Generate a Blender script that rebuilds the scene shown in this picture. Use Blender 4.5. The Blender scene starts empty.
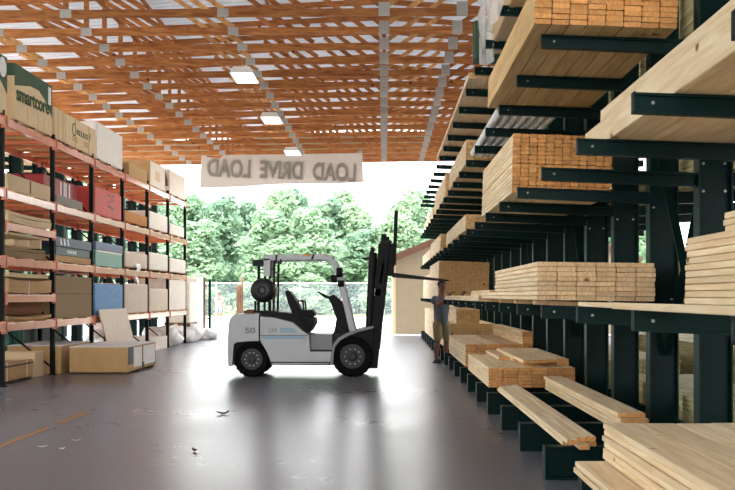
import bpy, bmesh, math, random
from mathutils import Vector, Matrix
random.seed(11)
C = bpy.context.scene.collection
F, VX, VY, HC = 1050.0, 384.0, 296.0, 1.45
def px(x, Y): return (x - VX) * Y / F
def pz(y, Y): return HC - (y - VY) * Y / F
ORD = ['zeroth','first','second','third','fourth','fifth','sixth','seventh','eighth','ninth','tenth','eleventh','twelfth','thirteenth','fourteenth','fifteenth','sixteenth','seventeenth','eighteenth','nineteenth','twentieth','twenty-first','twenty-second','twenty-third','twenty-fourth']

# ------------------------------------------------------------------ materials
def lin(c):
    def f(u):
        u /= 255.0
        return u / 12.92 if u <= 0.04045 else ((u + 0.055) / 1.055) ** 2.4
    return (f(c[0]), f(c[1]), f(c[2]), 1.0)
M = {}
def nodes_of(name):
    m = bpy.data.materials.new(name); m.use_nodes = True
    nt = m.node_tree; b = nt.nodes['Principled BSDF']
    M[name] = m
    return m, nt, b
def N(nt, t, **kw):
    n = nt.nodes.new(t)
    for k, v in kw.items(): setattr(n, k, v)
    return n
def mat(name, c, rough=0.6, metal=0.0, var=0.08, scale=6.0, spec=0.5, rnd=0.0, bump=0.0, emit=0.0, stretch=(1, 1, 1)):
    """plain coloured surface with a noise mottling and an optional per-object brightness shift"""
    m, nt, b = nodes_of(name)
    L = nt.links.new
    tc = N(nt, 'ShaderNodeTexCoord'); mp = N(nt, 'ShaderNodeMapping'); no = N(nt, 'ShaderNodeTexNoise')
    mp.inputs['Scale'].default_value = stretch
    L(tc.outputs['Object'], mp.inputs['Vector']); L(mp.outputs[0], no.inputs['Vector'])
    no.inputs['Scale'].default_value = scale; no.inputs['Detail'].default_value = 4
    oi = N(nt, 'ShaderNodeObjectInfo')
    mr = N(nt, 'ShaderNodeMapRange'); mr.inputs[3].default_value = 1 - var; mr.inputs[4].default_value = 1 + var
    L(no.outputs['Fac'], mr.inputs[0]); mr.inputs[1].default_value = 0.25; mr.inputs[2].default_value = 0.75
    m2 = N(nt, 'ShaderNodeMapRange'); m2.inputs[3].default_value = 1 - rnd; m2.inputs[4].default_value = 1 + rnd
    L(oi.outputs['Random'], m2.inputs[0])
    mu = N(nt, 'ShaderNodeMath', operation='MULTIPLY'); L(mr.outputs[0], mu.inputs[0]); L(m2.outputs[0], mu.inputs[1])
    vm = N(nt, 'ShaderNodeVectorMath', operation='SCALE'); vm.inputs[0].default_value = lin(c)[:3]
    L(mu.outputs[0], vm.inputs['Scale']); L(vm.outputs[0], b.inputs['Base Color'])
    b.inputs['Roughness'].default_value = rough; b.inputs['Metallic'].default_value = metal
    b.inputs['Specular IOR Level'].default_value = spec
    if bump:
        bp = N(nt, 'ShaderNodeBump'); bp.inputs['Strength'].default_value = bump; bp.inputs['Distance'].default_value = 0.01
        L(no.outputs['Fac'], bp.inputs['Height']); L(bp.outputs[0], b.inputs['Normal'])
    if emit:
        b.inputs['Emission Color'].default_value = lin(c); b.inputs['Emission Strength'].default_value = emit
    return m
def wood(name, lo, hi, rnd=0.12, scl=(9, 0.6, 9), knots=True, rough=0.7):
    m, nt, b = nodes_of(name); L = nt.links.new
    tc = N(nt, 'ShaderNodeTexCoord'); oi = N(nt, 'ShaderNodeObjectInfo')
    sc = N(nt, 'ShaderNodeMath', operation='MULTIPLY'); sc.inputs[1].default_value = 137.0
    L(oi.outputs['Random'], sc.inputs[0])
    ad = N(nt, 'ShaderNodeVectorMath', operation='ADD'); L(tc.outputs['Object'], ad.inputs[0]); L(sc.outputs[0], ad.inputs[1])
    mp = N(nt, 'ShaderNodeMapping'); mp.inputs['Scale'].default_value = scl; L(ad.outputs[0], mp.inputs['Vector'])
    no = N(nt, 'ShaderNodeTexNoise'); no.inputs['Scale'].default_value = 2.2; no.inputs['Detail'].default_value = 6
    no.inputs['Distortion'].default_value = 0.7; L(mp.outputs[0], no.inputs['Vector'])
    cr = N(nt, 'ShaderNodeValToRGB'); cr.color_ramp.elements[0].position = 0.32; cr.color_ramp.elements[1].position = 0.66
    cr.color_ramp.elements[0].color = lin(lo); cr.color_ramp.elements[1].color = lin(hi); L(no.outputs['Fac'], cr.inputs[0])
    out = cr.outputs[0]
    if knots:
        vo = N(nt, 'ShaderNodeTexVoronoi'); vo.inputs['Scale'].default_value = 2.3; L(ad.outputs[0], vo.inputs['Vector'])
        k = N(nt, 'ShaderNodeMapRange'); k.inputs[1].default_value = 0.05; k.inputs[2].default_value = 0.09; L(vo.outputs['Distance'], k.inputs[0])
        mx = N(nt, 'ShaderNodeMix', data_type='RGBA'); mx.inputs[6].default_value = lin((lo[0] * .55, lo[1] * .45, lo[2] * .38))
        L(k.outputs[0], mx.inputs[0]); L(out, mx.inputs[7]); out = mx.outputs[2]
    hs = N(nt, 'ShaderNodeHueSaturation')
    mr = N(nt, 'ShaderNodeMapRange'); mr.inputs[3].default_value = 1 - rnd; mr.inputs[4].default_value = 1 + rnd * .8
    L(oi.outputs['Random'], mr.inputs[0]); L(mr.outputs[0], hs.inputs['Value']); L(out, hs.inputs['Color'])
    L(hs.outputs[0], b.inputs['Base Color']); b.inputs['Roughness'].default_value = rough
    b.inputs['Specular IOR Level'].default_value = 0.25
    return m
wood('pine_side', (226, 196, 150), (248, 228, 190))
wood('pine_end', (196, 130, 74), (232, 178, 114), rnd=0.2, scl=(30, 1, 14))
wood('fir_end', (200, 130, 70), (234, 176, 108), rnd=0.22, scl=(30, 1, 14))
wood('far_end', (190, 142, 86), (244, 206, 148), rnd=0.0, scl=(22, 1, 11))
wood('pale_end', (216, 172, 122), (242, 212, 168), rnd=0.14, scl=(24, 1, 10))
wood('gold_side', (204, 164, 108), (230, 198, 144), scl=(9, .6, 9))
wood('treated', (150, 138, 92), (196, 186, 140))
wood('web_wood', (186, 128, 74), (226, 180, 122), rnd=.2, scl=(4, 4, 4))
wood('truss_wood', (146, 86, 44), (196, 132, 76), rnd=0.16, scl=(1.2, 4, 9), knots=True)
wood('old_wood', (92, 68, 50), (132, 100, 74), scl=(9, 9, .8))
wood('ply', (214, 170, 112), (236, 200, 148), scl=(2, 5, 2), knots=False)
mat('green_steel', (6, 36, 34), spec=.1, rough=0.42, var=0.12, scale=3)
mat('green_steel_flange', (10, 46, 43), spec=.14, rough=0.42, var=0.15, scale=3)
mat('orange_steel', (214, 130, 100), rough=0.2, var=0.12, scale=4, spec=.9)
mat('red_steel', (224, 130, 84), rough=0.55, var=0.15, scale=4)
mat('rack_post', (6, 9, 9), spec=.15, rough=0.6, var=0.15)
mat('black_slot', (70, 72, 70), rough=0.8)
mat('bolt', (150, 152, 148), rough=0.4, metal=0.5, var=0.05)
mat('galv', (176, 174, 168), rough=0.5, metal=0.2, var=0.18, scale=40, rnd=.1)
mat('roof_white', (214, 216, 216), rough=0.5, var=0.06, scale=2)
mat('card', (196, 158, 108), rough=0.85, var=0.08, scale=5, rnd=.05)
mat('card_pale', (222, 198, 158), rough=0.85, var=0.06, scale=5, rnd=.04)
mat('card_grey', (146, 122, 88), rough=0.85, var=0.1, scale=14, stretch=(1, 1, 6))
mat('card_dark', (120, 76, 40), rough=0.85, var=0.1)
mat('cream_wrap', (238, 226, 210), rough=0.55, var=0.08, scale=6, bump=.2)
mat('beige_wrap', (222, 202, 178), rough=0.6, var=0.07, scale=6, bump=.2)
mat('white_wrap', (236, 234, 230), rough=0.45, var=0.1, scale=8, bump=.3)
mat('box_green', (52, 84, 58), rough=0.7, var=0.08)
mat('print_green', (62, 84, 52), rough=0.8)
mat('print_logo', (60, 96, 80), rough=0.8)
mat('print_grey', (120, 118, 110), rough=0.8)
mat('white_print', (232, 234, 232), rough=0.7, var=.03)
mat('red_wrap', (150, 26, 30), rough=0.5, var=0.15, scale=10)
mat('red_bag', (208, 76, 66), rough=0.6, var=0.2, scale=24)
mat('grey_card', (150, 146, 138), rough=0.8, var=0.1)
mat('navy', (24, 40, 78), rough=0.5, var=0.15)
mat('navy_light', (58, 84, 136), rough=0.5, var=0.2, scale=14)
mat('teal_wrap', (70, 148, 134), rough=0.4, var=0.22, scale=12, stretch=(1, 1, 4))
mat('teal_dark', (22, 66, 64), rough=0.5, var=0.15)
mat('teal_bright', (44, 138, 130), rough=0.5, var=0.1)
mat('blue_print', (84, 148, 208), rough=0.6, var=0.25, scale=16)
mat('orange_card', (200, 136, 66), rough=0.8, var=0.1)
mat('strap_black', (22, 20, 18), rough=0.5)
mat('fork_white', (172, 173, 174), rough=0.35, var=0.05)
mat('fork_grey', (120, 121, 122), rough=0.4, var=0.05)
mat('fork_black', (5, 5, 6), spec=.25, rough=0.6, var=0.15)
mat('fork_dark', (15, 15, 16), spec=.3, rough=0.55, var=0.15)
mat('tyre', (6, 6, 6), spec=.2, rough=0.9, var=0.2, scale=20)
mat('rim_grey', (36, 34, 33), rough=0.5, metal=0.3)
mat('tank_grey', (26, 27, 27), rough=0.4, metal=0.2)
mat('stripe_blue', (130, 160, 176), rough=0.4, var=0.04)
mat('decal_green', (74, 132, 110), rough=0.5)
mat('orange_tag', (226, 140, 40), rough=0.5)
mat('lamp_white', (250, 250, 245), rough=0.4, emit=2.5, var=0.0)
mat('lamp_body', (224, 224, 220), rough=0.5)
mat('skin', (112, 72, 54), rough=0.6, var=.05)
mat('hair', (22, 17, 15), rough=0.8)
mat('shirt', (82, 90, 96), rough=0.85, var=0.16, scale=9, stretch=(1, 1, .4))
mat('shorts', (128, 114, 80), rough=0.85, var=0.14, scale=9)
mat('shoe', (28, 26, 26), rough=0.7)
mat('white_cloth', (232, 232, 232), rough=0.85)
mat('denim', (110, 126, 150), rough=0.85)
mat('siding', (166, 150, 122), rough=0.7, var=0.05, scale=3)
mat('brown_roof', (120, 84, 66), rough=0.7, var=0.08)
mat('bark', (92, 78, 62), rough=0.9, var=0.2)
mat('ground_pale', (206, 202, 194), rough=0.95, var=0.08, scale=.6)
mat('grass_pale', (150, 158, 92), rough=0.95, var=0.16, scale=2)
mat('dry_leaf', (120, 70, 50), rough=0.8)
mat('chip', (206, 166, 116), rough=0.8)
mat('paper', (226, 222, 216), rough=0.8)
mat('pipe_white', (222, 224, 224), rough=0.4, var=.04)
def leafmat(name, lo, hi):
    m, nt, b = nodes_of(name); L = nt.links.new
    tc = N(nt, 'ShaderNodeTexCoord'); no = N(nt, 'ShaderNodeTexNoise'); no.inputs['Scale'].default_value = 1.1; no.inputs['Detail'].default_value = 8
    L(tc.outputs['Object'], no.inputs['Vector'])
    cr = N(nt, 'ShaderNodeValToRGB'); cr.color_ramp.elements[0].color = lin(lo); cr.color_ramp.elements[1].color = lin(hi)
    cr.color_ramp.elements[0].position = .35; cr.color_ramp.elements[1].position = .65
    L(no.outputs['Fac'], cr.inputs[0]); L(cr.outputs[0], b.inputs['Base Color']); b.inputs['Roughness'].default_value = .7
    tr = N(nt, 'ShaderNodeBsdfTranslucent'); L(cr.outputs[0], tr.inputs[0])
    ms = N(nt, 'ShaderNodeMixShader'); ms.inputs[0].default_value = .55
    L(b.outputs[0], ms.inputs[1]); L(tr.outputs[0], ms.inputs[2]); L(ms.outputs[0], nt.nodes['Material Output'].inputs[0])
leafmat('leaf_a', (128, 156, 124), (160, 184, 150)); leafmat('leaf_b', (140, 166, 134), (172, 194, 158)); leafmat('leaf_c', (118, 148, 122), (152, 176, 146))  # greens paled and greyed so the leaf colour carries the distant haze
def see_through(name, c, fac, rough=.3):
    m, nt, b = nodes_of(name); L = nt.links.new
    b.inputs['Base Color'].default_value = lin(c); b.inputs['Roughness'].default_value = rough
    tr = N(nt, 'ShaderNodeBsdfTransparent'); no = N(nt, 'ShaderNodeTexNoise'); no.inputs['Scale'].default_value = 7
    tc = N(nt, 'ShaderNodeTexCoord'); L(tc.outputs['Object'], no.inputs['Vector'])
    mr = N(nt, 'ShaderNodeMapRange'); mr.inputs[1].default_value = .3; mr.inputs[2].default_value = .7
    mr.inputs[3].default_value = max(0, fac - .07); mr.inputs[4].default_value = min(1, fac + .07); L(no.outputs['Fac'], mr.inputs[0])
    ms = N(nt, 'ShaderNodeMixShader'); L(mr.outputs[0], ms.inputs[0]); L(b.outputs[0], ms.inputs[1]); L(tr.outputs[0], ms.inputs[2])
    L(ms.outputs[0], nt.nodes['Material Output'].inputs[0])
see_through('plastic_film', (238, 238, 234), .5, .12); see_through('chain_link', (150, 160, 166), .92, .6)
def cloth(name, c, t=.5):
    m, nt, b = nodes_of(name); L = nt.links.new
    b.inputs['Base Color'].default_value = lin(c); b.inputs['Roughness'].default_value = .9
    tr = N(nt, 'ShaderNodeBsdfTranslucent'); tr.inputs[0].default_value = lin(c)
    ms = N(nt, 'ShaderNodeMixShader'); ms.inputs[0].default_value = t
    L(b.outputs[0], ms.inputs[1]); L(tr.outputs[0], ms.inputs[2]); L(ms.outputs[0], nt.nodes['Material Output'].inputs[0])
cloth('banner_cloth', (182, 172, 164), .35); cloth('banner_ink', (164, 158, 150), .3)
cloth('roof_sheet', (200, 203, 208), .05)
def floor_mat():
    m, nt, b = nodes_of('concrete'); L = nt.links.new
    tc = N(nt, 'ShaderNodeTexCoord')
    n1 = N(nt, 'ShaderNodeTexNoise'); n1.inputs['Scale'].default_value = .35; n1.inputs['Detail'].default_value = 8; n1.inputs['Roughness'].default_value = .65
    n2 = N(nt, 'ShaderNodeTexNoise'); n2.inputs['Scale'].default_value = 6; n2.inputs['Detail'].default_value = 6
    L(tc.outputs['Object'], n1.inputs['Vector']); L(tc.outputs['Object'], n2.inputs['Vector'])
    mx = N(nt, 'ShaderNodeMath', operation='MULTIPLY_ADD'); mx.inputs[1].default_value = .3; L(n2.outputs['Fac'], mx.inputs[0]); L(n1.outputs['Fac'], mx.inputs[2])
    cr = N(nt, 'ShaderNodeValToRGB'); cr.color_ramp.elements[0].position = .45; cr.color_ramp.elements[1].position = .85
    cr.color_ramp.elements[0].color = lin((84, 84, 91)); cr.color_ramp.elements[1].color = lin((116, 116, 123)); L(mx.outputs[0], cr.inputs[0])
    # slab greys tinted blue to stand in for the sky's reflected cast
    L(cr.outputs[0], b.inputs['Base Color'])
    rr = N(nt, 'ShaderNodeMapRange'); rr.inputs[1].default_value = .4; rr.inputs[2].default_value = .9; rr.inputs[3].default_value = .25; rr.inputs[4].default_value = .34
    L(mx.outputs[0], rr.inputs[0]); L(rr.outputs[0], b.inputs['Roughness'])
    b.inputs['Specular IOR Level'].default_value = .75
    bp = N(nt, 'ShaderNodeBump'); bp.inputs['Strength'].default_value = .07; bp.inputs['Distance'].default_value = .01
    L(n2.outputs['Fac'], bp.inputs['Height']); L(bp.outputs[0], b.inputs['Normal'])
floor_mat()
mat('faded_yellow', (150, 112, 62), rough=.45, var=.2, scale=9)

# ------------------------------------------------------------------ mesh builder
class MB:
    def __init__(s): s.bm = bmesh.new(); s.mi = 0
    def _f(s, vs):
        try:
            f = s.bm.faces.new(vs); f.material_index = s.mi; return f
        except ValueError: return None
    def box(s, x0, x1, y0, y1, z0, z1):
        return s.hexa([(x0, y0, z0), (x1, y0, z0), (x1, y1, z0), (x0, y1, z0), (x0, y0, z1), (x1, y0, z1), (x1, y1, z1), (x0, y1, z1)])
    def hexa(s, P):
        v = [s.bm.verts.new(p) for p in P]
        for q in ((3, 2, 1, 0), (4, 5, 6, 7), (0, 1, 5, 4), (1, 2, 6, 5), (2, 3, 7, 6), (3, 0, 4, 7)): s._f([v[i] for i in q])
        return s
    def bar(s, p, q, w, h, up=(0, 0, 1)):
        p, q = Vector(p), Vector(q); d = (q - p).normalized(); u = Vector(up)
        if abs(d.dot(u)) > .99: u = Vector((1, 0, 0))
        r = d.cross(u).normalized(); u = r.cross(d).normalized(); a, b = r * w / 2, u * h / 2
        return s.hexa([p - a - b, p + a - b, q + a - b, q - a - b, p - a + b, p + a + b, q + a + b, q - a + b])
    def cyl(s, p, q, r, n=12, r2=None, caps=True):
        p, q = Vector(p), Vector(q); d = (q - p).normalized(); u = Vector((0, 0, 1)) if abs(d.z) < .9 else Vector((1, 0, 0))
        a = d.cross(u).normalized(); b = d.cross(a).normalized(); r2 = r if r2 is None else r2
        A = [s.bm.verts.new(p + (a * math.cos(t) + b * math.sin(t)) * r) for t in [2 * math.pi * i / n for i in range(n)]]
        B = [s.bm.verts.new(q + (a * math.cos(t) + b * math.sin(t)) * r2) for t in [2 * math.pi * i / n for i in range(n)]]
        for i in range(n): s._f([A[i], A[(i + 1) % n], B[(i + 1) % n], B[i]])
        if caps: s._f(A[::-1]); s._f(B)
        return s
    def tube(s, pts, r, n=8):
        for a, b in zip(pts, pts[1:]): s.cyl(a, b, r, n)
        return s
    def prism(s, poly, y0, y1):          # polygon in (x,z), extruded along y
        A = [s.bm.verts.new((x, y0, z)) for x, z in poly]; B = [s.bm.verts.new((x, y1, z)) for x, z in poly]
        n = len(poly); s._f(A); s._f(B[::-1])
        for i in range(n): s._f([A[i], B[i], B[(i + 1) % n], A[(i + 1) % n]])
        return s
    def lathe(s, prof, c, axis='y', n=28, caps=True):  # profile of (radius, along)
        c = Vector(c); rings = []
        for r, a in prof:
            ring = []
            for i in range(n):
                t = 2 * math.pi * i / n
                if axis == 'y': v = Vector((r * math.cos(t), a, r * math.sin(t)))
                else: v = Vector((r * math.cos(t), r * math.sin(t), a))
                ring.append(s.bm.verts.new(c + v))
            rings.append(ring)
        for A, B in zip(rings, rings[1:]):
            for i in range(n): s._f([A[i], A[(i + 1) % n], B[(i + 1) % n], B[i]])
        if caps: s._f(rings[0][::-1]); s._f(rings[-1])
        return s
    def ball(s, c, r, seg=14, sc=(1, 1, 1)):
        m = Matrix.Translation(c) @ Matrix.Diagonal((*sc, 1))
        o = bmesh.ops.create_uvsphere(s.bm, u_segments=seg, v_segments=max(6, seg * 2 // 3), radius=r, matrix=m)
        for f in {f for v in o['verts'] for f in v.link_faces}: f.material_index = s.mi
        return s
    def grid(s, fn, nu, nv):
        V = [[s.bm.verts.new(fn(i / nu, j / nv)) for j in range(nv + 1)] for i in range(nu + 1)]
        for i in range(nu):
            for j in range(nv): s._f([V[i][j], V[i + 1][j], V[i + 1][j + 1], V[i][j + 1]])
        return s
    def build(s, name, mats, parent=None, loc=None, bevel=0.0, smooth=False, fix=True):
        if bevel: bmesh.ops.bevel(s.bm, geom=list(s.bm.edges), offset=bevel, segments=2, affect='EDGES', clamp_overlap=True, profile=.6)
        if fix: bmesh.ops.recalc_face_normals(s.bm, faces=s.bm.faces)
        me = bpy.data.meshes.new(name); s.bm.to_mesh(me); s.bm.free()
        for m_ in (mats if isinstance(mats, (list, tuple)) else [mats]): me.materials.append(M[m_])
        if smooth:
            for p in me.polygons: p.use_smooth = True
        o = bpy.data.objects.new(name, me); C.objects.link(o)
        if parent is not None: o.parent = parent
        if loc is not None: o.location = loc
        return o
def tag(o, label=None, cat=None, group=None, kind=None):
    if label: o['label'] = label
    if cat: o['category'] = cat
    if group: o['group'] = group
    if kind: o['kind'] = kind
    return o
def thing(name, label, cat, loc=(0, 0, 0), rz=0.0, group=None):
    o = bpy.data.objects.new(name, None); o.empty_display_size = .1; C.objects.link(o)
    o.location = loc; o.rotation_euler = (0, 0, rz)
    return tag(o, label, cat, group)
def dup(o, parent=None):
    c = o.copy(); C.objects.link(c)
    if parent is not None: c.parent = parent
    for ch in list(o.children): dup(ch, c)
    return c
def text_mesh(name, s, size, m, parent=None, loc=(0, 0, 0), rot=(0, 0, 0), depth=.004, width=None, align='CENTER', bold=0.0):
    cu = bpy.data.curves.new(name, 'FONT'); cu.body = s; cu.size = size; cu.offset = bold; cu.extrude = depth; cu.align_x = align; cu.align_y = 'CENTER'
    t = bpy.data.objects.new(name + '_curve', cu); C.objects.link(t)
    dg = bpy.context.evaluated_depsgraph_get(); dg.update()
    me = bpy.data.meshes.new_from_object(t.evaluated_get(dg)); bpy.data.objects.remove(t); bpy.data.curves.remove(cu)
    me.materials.clear(); me.materials.append(M[m])
    if width:
        xs = [v.co.x for v in me.vertices]; k = width / (max(xs) - min(xs))
        for v in me.vertices: v.co.x *= k
    o = bpy.data.objects.new(name, me); C.objects.link(o); o.location = loc; o.rotation_euler = rot
    if parent is not None: o.parent = parent
    return o

# ------------------------------------------------------------------ camera, sky, sun
cam = bpy.data.cameras.new('camera'); co = bpy.data.objects.new('camera', cam); C.objects.link(co)
co.location = (0, 0, HC); co.rotation_euler = (math.pi / 2, 0, 0)
cam.sensor_width = 36; cam.lens = F / 735 * 36; cam.clip_end = 600; cam.clip_start = .1
cam.shift_x = -(VX - 367.5) / 735; cam.shift_y = (VY - 245) / 735
bpy.context.scene.camera = co
w = bpy.data.worlds.new('sky'); bpy.context.scene.world = w; w.use_nodes = True
nt = w.node_tree; bg = nt.nodes['Background']
tc = N(nt, 'ShaderNodeTexCoord'); sx = N(nt, 'ShaderNodeSeparateXYZ'); nt.links.new(tc.outputs['Generated'], sx.inputs[0])
cr = N(nt, 'ShaderNodeValToRGB'); cr.color_ramp.elements[0].color = (1, .985, .955, 1); cr.color_ramp.elements[1].color = (.72, .84, 1.0, 1)
cr.color_ramp.elements[0].position = .02; cr.color_ramp.elements[1].position = .7
nt.links.new(sx.outputs['Z'], cr.inputs[0]); nt.links.new(cr.outputs[0], bg.inputs['Color']); bg.inputs['Strength'].default_value = 2.4
sl = bpy.data.lights.new('sun', 'SUN'); sl.energy = 5; sl.angle = math.radians(1.2); sl.color = (1, .95, .86)
so = bpy.data.objects.new('sun', sl); C.objects.link(so); so.rotation_euler = (math.radians(33), 0, math.radians(-22))
sc = bpy.context.scene
sc.view_settings.view_transform = 'Standard'; sc.view_settings.look = 'None'; sc.view_settings.gamma = 1.0
sc.view_settings.use_curve_mapping = False; sc.view_settings.exposure = 1.5
sc.cycles.use_denoising = True; sc.cycles.max_bounces = 10; sc.cycles.diffuse_bounces = 7; sc.cycles.transparent_max_bounces = 12
sc.cycles.sample_clamp_indirect = 8

# ------------------------------------------------------------------ setting
def struct(o): o['kind'] = 'structure'; return o
b = MB(); b.box(-13, 13, -15, 38.4, -.2, 0); struct(b.build('floor', 'concrete'))
b = MB(); b.box(-120, 120, -60, 76, -.5, -.03); struct(b.build('ground', 'ground_pale'))
b = MB(); b.box(-120, 120, 76, 190, -.5, -.02); struct(b.build('field', 'grass_pale'))
for i, (y0, y1) in enumerate(((9.9, 11.55), (11.95, 13.1))):
    b = MB(); b.box(-3.75, -3.65, y0, y1, .0005, .0035); struct(b.build('floor_marking', 'faded_yellow'))
# roof: bottom chords lean a little (higher to the right)
ZC, TILT, ROT = 6.29, .02, .06
ZR = lambda x: 6.72 + (12.5 - abs(x)) * .065
def roof_side(sgn):
    b = MB(); n = 0; prof = []; y = -14.0  # sheet lengthened out of view behind the camera to cut front light
    while y < 38.5:
        prof += [(y, 0), (y + .19, 0), (y + .21, .035), (y + .25, .035)]; y += .27
    prof.append((y, 0)); A = []; B = []
    for y, h in prof:
        A.append(b.bm.verts.new((0, y, ZR(0) + .16 + h))); B.append(b.bm.verts.new((13 * sgn, y, ZR(13) + .16 + h)))
    for i in range(len(prof) - 1): b._f([A[i], A[i + 1], B[i + 1], B[i]])
    return struct(b.build('ceiling', 'roof_sheet'))
roof_side(-1); roof_side(1)
for i in range(11):                                            # purlins run the length of the building
    x = -12 + 2.4 * i
    b = MB(); b.box(x - .02, x + .02, -14, 38.4, ZR(x) + .06, ZR(x) + .15); o = struct(b.build('roof_purlin', 'truss_wood'))
b = MB(); b.prism([(-13, 6.25), (13, 6.55), (13, 6.75), (0, 7.5), (-13, 6.75)], 38.3, 38.4); struct(b.build('wall_back', 'siding'))
b = MB(); b.box(13, 13.1, -15, 22, 0, 6.6); struct(b.build('light_blocker_right', 'siding'))  # unseen wall, added to hold back fill light from the right
b = MB(); b.box(-13.1, -13, -15, 10, 0, 6.6); struct(b.build('light_blocker_left', 'siding'))  # unseen wall, added to keep left light off the near lumber
for i, (x, y) in enumerate([(-11.6, 38.1), (-11.6, 28), (-11.6, 18), (-11.6, 6), (11.6, 38.1), (11.6, 28), (11.6, 18), (11.6, 6)]):
    b = MB(); b.box(x - .1, x + .1, y - .1, y + .1, 0, 6.9); struct(b.build('building_post', 'green_steel'))

# roof trusses
def chord_z(x): return ZC + TILT * x
XN = [-12, -10.6, -9.3, -8.2, -6.9, -5.35, -4.04, -2.73, -1.36, 0, 1.34, 2.7, 4.1, 5.4, 6.9, 8.2, 9.4, 10.7, 12]
NT = 18
def make_truss():
    root = thing('roof_truss', 'x', 'roof truss', group='timber roof trusses')
    b = MB(); b.bar((-12.3, 0, chord_z(-12.3)), (12.3, 0, chord_z(12.3)), .045, .135); b.build('bottom_chord', 'truss_wood', root)
    for s in (-1, 1):
        b = MB(); b.bar((0, 0, ZR(0) - .03), (12.6 * s, 0, ZR(12.6) - .03), .045, .11); b.build('top_chord', 'truss_wood', root)
    for i, x in enumerate(XN[1:-1]):
        if i % 4 == 0 or x == 0:
            b = MB(); b.bar((x, .002, chord_z(x) + .08), (x, .002, ZR(x) - .09), .04, .085, up=(1, 0, 0)); b.build('web', 'truss_wood', root)
    for i in range(1, len(XN) - 1):
        x0, x1 = XN[i], XN[i + 1]
        if x1 > 11: break
        if x1 <= 0: p, q = (x0, 0, ZR(x0) - .1), (x1, 0, chord_z(x1) + .08)
        else: p, q = (x0, 0, chord_z(x0) + .08), (x1, 0, ZR(x1) - .1)
        b = MB(); b.bar(p, q, .04, .085); b.build('web', 'web_wood' if i % 3 == 0 else 'truss_wood', root)
    for x in (-6.9, -5.35, -2.73, 0, 1.34, 4.1):
        b = MB(); b.box(x - .095, x + .095, -.027, -.0235, chord_z(x) - .068, chord_z(x) + (.17 if -.5 < x < 2 else .075)); b.build('gusset_plate', 'galv', root)
    return root
tr0 = make_truss()
for j in range(NT):
    t = tr0 if j == 0 else dup(tr0)
    t.location = (0, 16.7 + 1.22 * j, 0); t.rotation_euler = (0, 0, ROT * 0.9)
    t['label'] = ('orange timber roof truss with metal plates, nearest to the viewer' if j == 0 else
                  'orange timber roof truss over the far opening, end truss' if j == NT - 1 else
                  'orange timber roof truss, %s counted back from the far opening' % ORD[NT - j])
# lateral brace boards over the chords (long thin boards along the shed)
for x, l in ((-4.7, 'left'), (3.3, 'right')):
    b = MB(); b.box(x - .045, x + .045, 15.8, 38.2, chord_z(x) + .11, chord_z(x) + .15); struct(b.build('trim_1' if x < 0 else 'trim_2', 'truss_wood'))
# high-bay lights
def hibay():
    r = thing('ceiling_light', 'x', 'light', group='white box lights under the trusses')
    b = MB(); b.prism([(-.24, 0), (.24, 0), (.17, .12), (-.17, .12)], -.5, .5); b.build('housing', 'lamp_body', r)
    b = MB(); b.box(-.21, .21, -.48, .48, -.006, .012); b.build('lens', 'lamp_white', r)
    for y in (-.4, .4):
        b = MB(); b.cyl((0, y, .12), (0, y, .3), .006, 6); b.build('hanger', 'galv', r)
    return r
h0 = hibay()
for i, (Y, l) in enumerate(((21.1, 'nearest and largest of the three white box lights under the trusses'), (26.2, 'middle one of the three white box lights under the trusses'), (32.2, 'white box light under the trusses just above the hanging banner'))):
    h = h0 if i == 0 else dup(h0)
    h.location = (-2.8, Y, ZC - .46); h['label'] = l

# banner
def banner():
    Y = 34.9; x0, x1 = px(201.5, Y), px(362, Y)
    r = thing('hanging_banner', 'faded cloth banner hanging from the roof trusses, lettering seen reversed', 'banner', ((x0 + x1) / 2, Y, 0))
    W = (x1 - x0) / 2
    def top(u):
        return 6.22 - .1 * abs(math.sin(u * math.pi * 3)) + .1 * u - (.12 if .03 < u < .12 else 0)
    def bot(u): return 5.05 + .19 * u - .02 * math.sin(u * 9)
    def fn(u, v):
        z = bot(u) + (top(u) - bot(u)) * v
        return ((u * 2 - 1) * W * (1.02 - .02 * v), .02 * math.sin(u * 26 + v * 2) + .02 * math.sin(u * 9), z)
    b = MB(); b.grid(fn, 60, 8); b.build('cloth', 'banner_cloth', r, smooth=True)
    t = text_mesh('lettering', 'LOAD  DRIVE  LOAD', .62, 'banner_ink', r, (.0, 0, 5.6), (math.pi / 2, math.radians(-2), math.pi), depth=.045, width=4.95, bold=.018)
    for v in t.data.vertices: v.co.y *= 1.28
    for u in (0.0, .33, .5, .67, 1.0):
        b = MB(); b.cyl(((u * 2 - 1) * W, 0, top(u) - .01), ((u * 2 - 1) * W, .06, 6.42), .008, 6); b.build('tie_cord', 'galv', r)
banner()

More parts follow.
